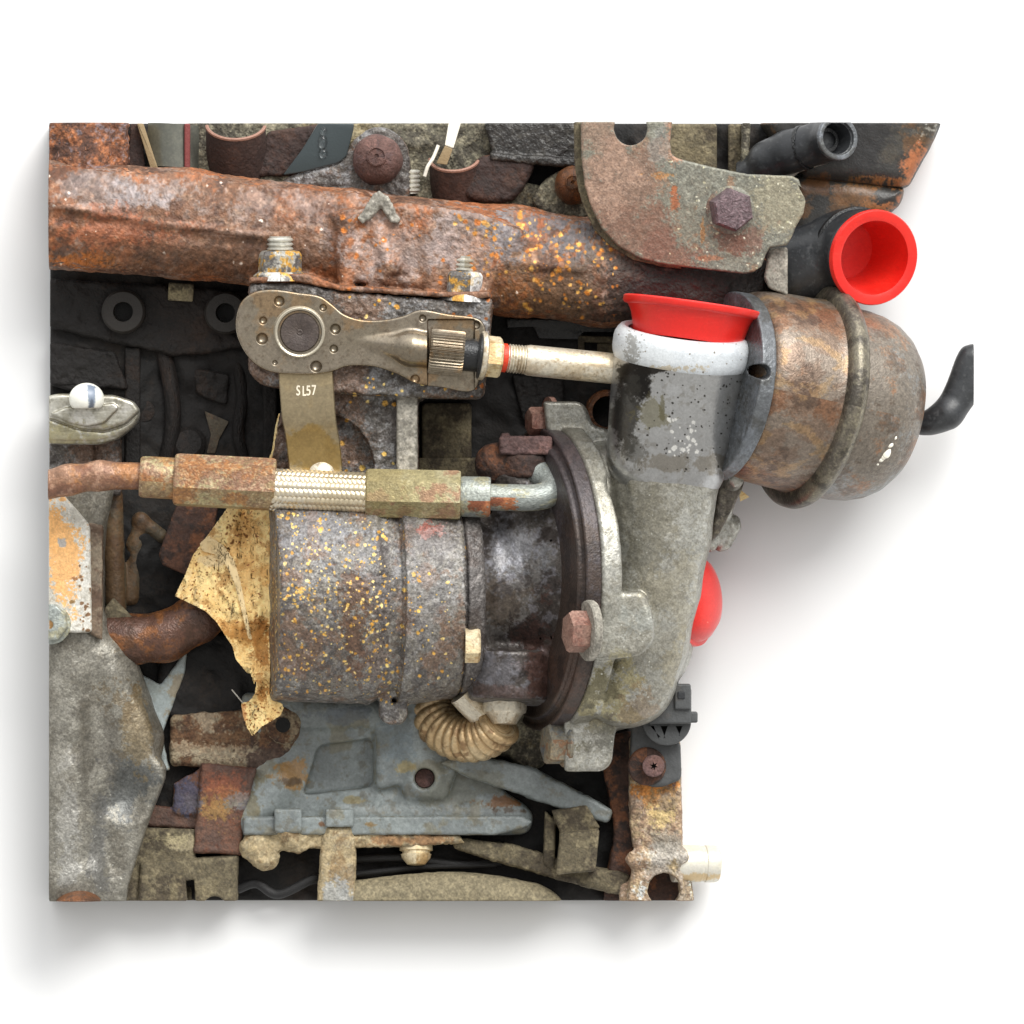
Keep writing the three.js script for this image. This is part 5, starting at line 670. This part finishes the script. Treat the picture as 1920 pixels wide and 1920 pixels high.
// ---------------------------------------------------------------- red plastic caps and the hose
{
  const t = thing('intake_hose', 'black rubber hose end under the red ring cap', 'hose', [1540, 560, 60]);
  put(t, 'hose', mesh3(cut(uni(14, cap([1500, 500, 96], [1556, 484, 104], 76, 78), cyl([1572, 462, 64], [1626, 480, 178], 80, 81, 5)), 0, cyl([1580, 464, 80], [1676, 496, 280], 74, 74, 1)), [1400, 380, 10], [1680, 600, 260], 3.2), M.blackPlastic);
  put(t, 'hose_band', revolve([1600, 471, 122], [.43, .14, .89], [[0, 79], [0, 84], [4, 86], [12, 86], [16, 82], [16, 79], [0, 79]], { seg: 80 }), M.blackSteel);
}
const capProfile = (R, r, r2, d, th) => [[0, R - 3], [2, R], [th, R], [th + 3, R - 2], [th + 3, r + 6], [th + 1, r], [-d, r2], [-d, 0], [-d - 4, 0], [-d - 4, r2 + 5], [0, r + 7], [0, R - 3]];
{
  const t = thing('red_cap', 'open red plastic cap plugged into the black hose at the upper right', 'plastic cap', [1640, 566, 150], 'red plastic transport caps');
  put(t, 'cup', uvBox(revolve([1634, 482, 194], [.43, .14, .89], capProfile(90, 70, 54, 108, 11), { seg: 110, crease: .7 })), M.redCap);
  const u = thing('red_cap', 'red plastic cap standing in the bright compressor outlet, seen from the side', 'plastic cap', [1297, 640, 296], 'red plastic transport caps');
  put(u, 'cup', uvBox(revolve([1296, 580, 308], [.136, -.99, -.03], [[-4, 127], [0, 130], [8, 130], [11, 127], [10, 118], [4, 110], [-56, 97], [-56, 0], [-60, 0], [-60, 101], [-20, 112], [-12, 116], [-6, 120], [-4, 127]], { seg: 110, crease: .7 })), M.redCap);
  const v = thing('red_cap', 'domed red plastic cap on the compressor inlet, lower right', 'plastic cap', [1310, 1205, 130], 'red plastic transport caps');
  put(v, 'cup', uvBox(revolve([1290, 1120, 150], [.9, -.13, .42], [[-20, 0], [-20, 78], [-2, 80], [0, 92], [3, 94], [9, 93], [11, 86], [24, 82], [40, 66], [50, 44], [55, 20], [56, 0]], { seg: 90, crease: .7 })), M.redCap);
}
{
  const t = thing('black_hose', 'short black rubber hose leaving the domed end of the canister at the right edge', 'hose', [1790, 815, 110]);
  put(t, 'hose', mesh3(uni(14, cap([1730, 796, 128], [1776, 776, 138], 20, 29), poly(smooth([[1736, 800], [1752, 768], [1776, 716], [1798, 660], [1810, 648], [1850, 648], [1850, 720], [1828, 756], [1800, 790], [1768, 808], [1742, 812]], 4), 96, 158, 26)), [1715, 635, 60], [1830, 830, 190], 2.6), M.blackPlastic);
}
// ---------------------------------------------------------------- right-hand mount, sensor and dowel
{
  const t = thing('mount_leg', 'crusty orange and grey mounting leg at the lower right with a round hole', 'bracket', [1230, 1690, 20]);
  put(t, 'leg', mesh3(rough(cut(uni(8, poly(round([[1180, 1380], [1276, 1390], [1279, 1560], [1283, 1700], [1172, 1700], [1190, 1600], [1180, 1540]], 8), 20, 118, 12), poly(round([[1162, 1660], [1290, 1606], [1302, 1700], [1160, 1720]], 8), 20, 96, 8), cap([1190, 1612, 112], [1276, 1606, 112], 16)), 4, cyl([1242, 1668, 40], [1250, 1668, 200], 31, 31, 2)), 2.4, 13, 1.6, 5), [1145, 1370, 5], [1315, 1700, 150], 3), M.mount);
  put(t, 'bore', mesh3(cyl([1243, 1668, 36], [1244, 1668, 47], 32, 32, 1), [1200, 1630, 30], [1290, 1700, 60], 2.4), M.darkRust);
  const d = thing('dowel', 'pale steel dowel sleeve with a groove sticking out of the mounting leg', 'dowel', [1310, 1655, 70]);
  put(d, 'sleeve', revolve([1262, 1620, 84], [1, .01, -.22], [[0, 0], [0, 35], [52, 35], [54, 33.4], [60, 33.4], [62, 35], [80, 35], [86, 33], [88, 29], [88, 24], [40, 24], [40, 0]], { seg: 60 }), M.dowel);
  const s = thing('plastic_sensor', 'dark grey plastic sensor with a plug socket, bolted above the mounting leg', 'sensor', [1250, 1480, 120]);
  put(s, 'ear', mesh3(rough(poly(round([[1190, 1340], [1250, 1380], [1276, 1392], [1278, 1462], [1232, 1480, 30], [1196, 1466, 30], [1180, 1430, 20], [1184, 1350]], 10), 110, 142, 5), .5, 9), [1170, 1320, 100], [1290, 1490, 155], 2.8), M.greyPlastic);
  const arc = circ(1250, 1352, 46, 40); 
  put(s, 'socket', ext(arc, 126, 172, 3, [[[1234, 1358], [1256, 1358], [1246, 1388]], [[1262, 1358], [1284, 1358], [1274, 1384]], [[1212, 1358], [1228, 1358], [1238, 1386]]].map(h => round(h, 2, 2))), M.greyPlastic, 'round end with triangular pockets');
  put(s, 'pocket_floor', revolve([1250, 1352, 128], [0, 0, 1], [[0, 0], [0, 42], [4, 42], [4, 0]]), M.rubber);
  put(s, 'plug', [rbox(1216, 1290, 1296, 1357, 120, 196, 4), rbox(1264, 1282, 1295, 1330, 130, 204, 4), rbox(1280, 1334, 1308, 1355, 140, 190, 4), rbox(1240, 1262, 1272, 1300, 110, 150, 4, .1)], M.greyPlastic, 'plug body');
  put(s, 'latch', rbox(1270, 1296, 1284, 1310, 196, 207, 2), M.blackPlastic);
  put(s, 'flange_washer', revolve([1213, 1437, 140], [0, 0, 1], [[0, 0], [0, 36], [6, 36], [9, 33], [9, 0]]), M.darkRust);
  const star = Array.from({ length: 12 }, (_, i) => { const r = i % 2 ? 7 : 13, a = i / 12 * 6.2832 + .3; return [1226 + r * Math.cos(a), 1436 + r * Math.sin(a)]; });
  const tb = put(s, 'star_bolt', ext(circ(1225, 1436, 21, 36), 146, 172, 3, [star]), M.mauve, 'rusty bolt with a star socket');
  put(tb, 'socket_floor', revolve([1226, 1436, 158], [0, 0, 1], [[0, 0], [0, 13], [1, 13], [1, 0]]), M.void_);
}
renderer.render(scene, camera);
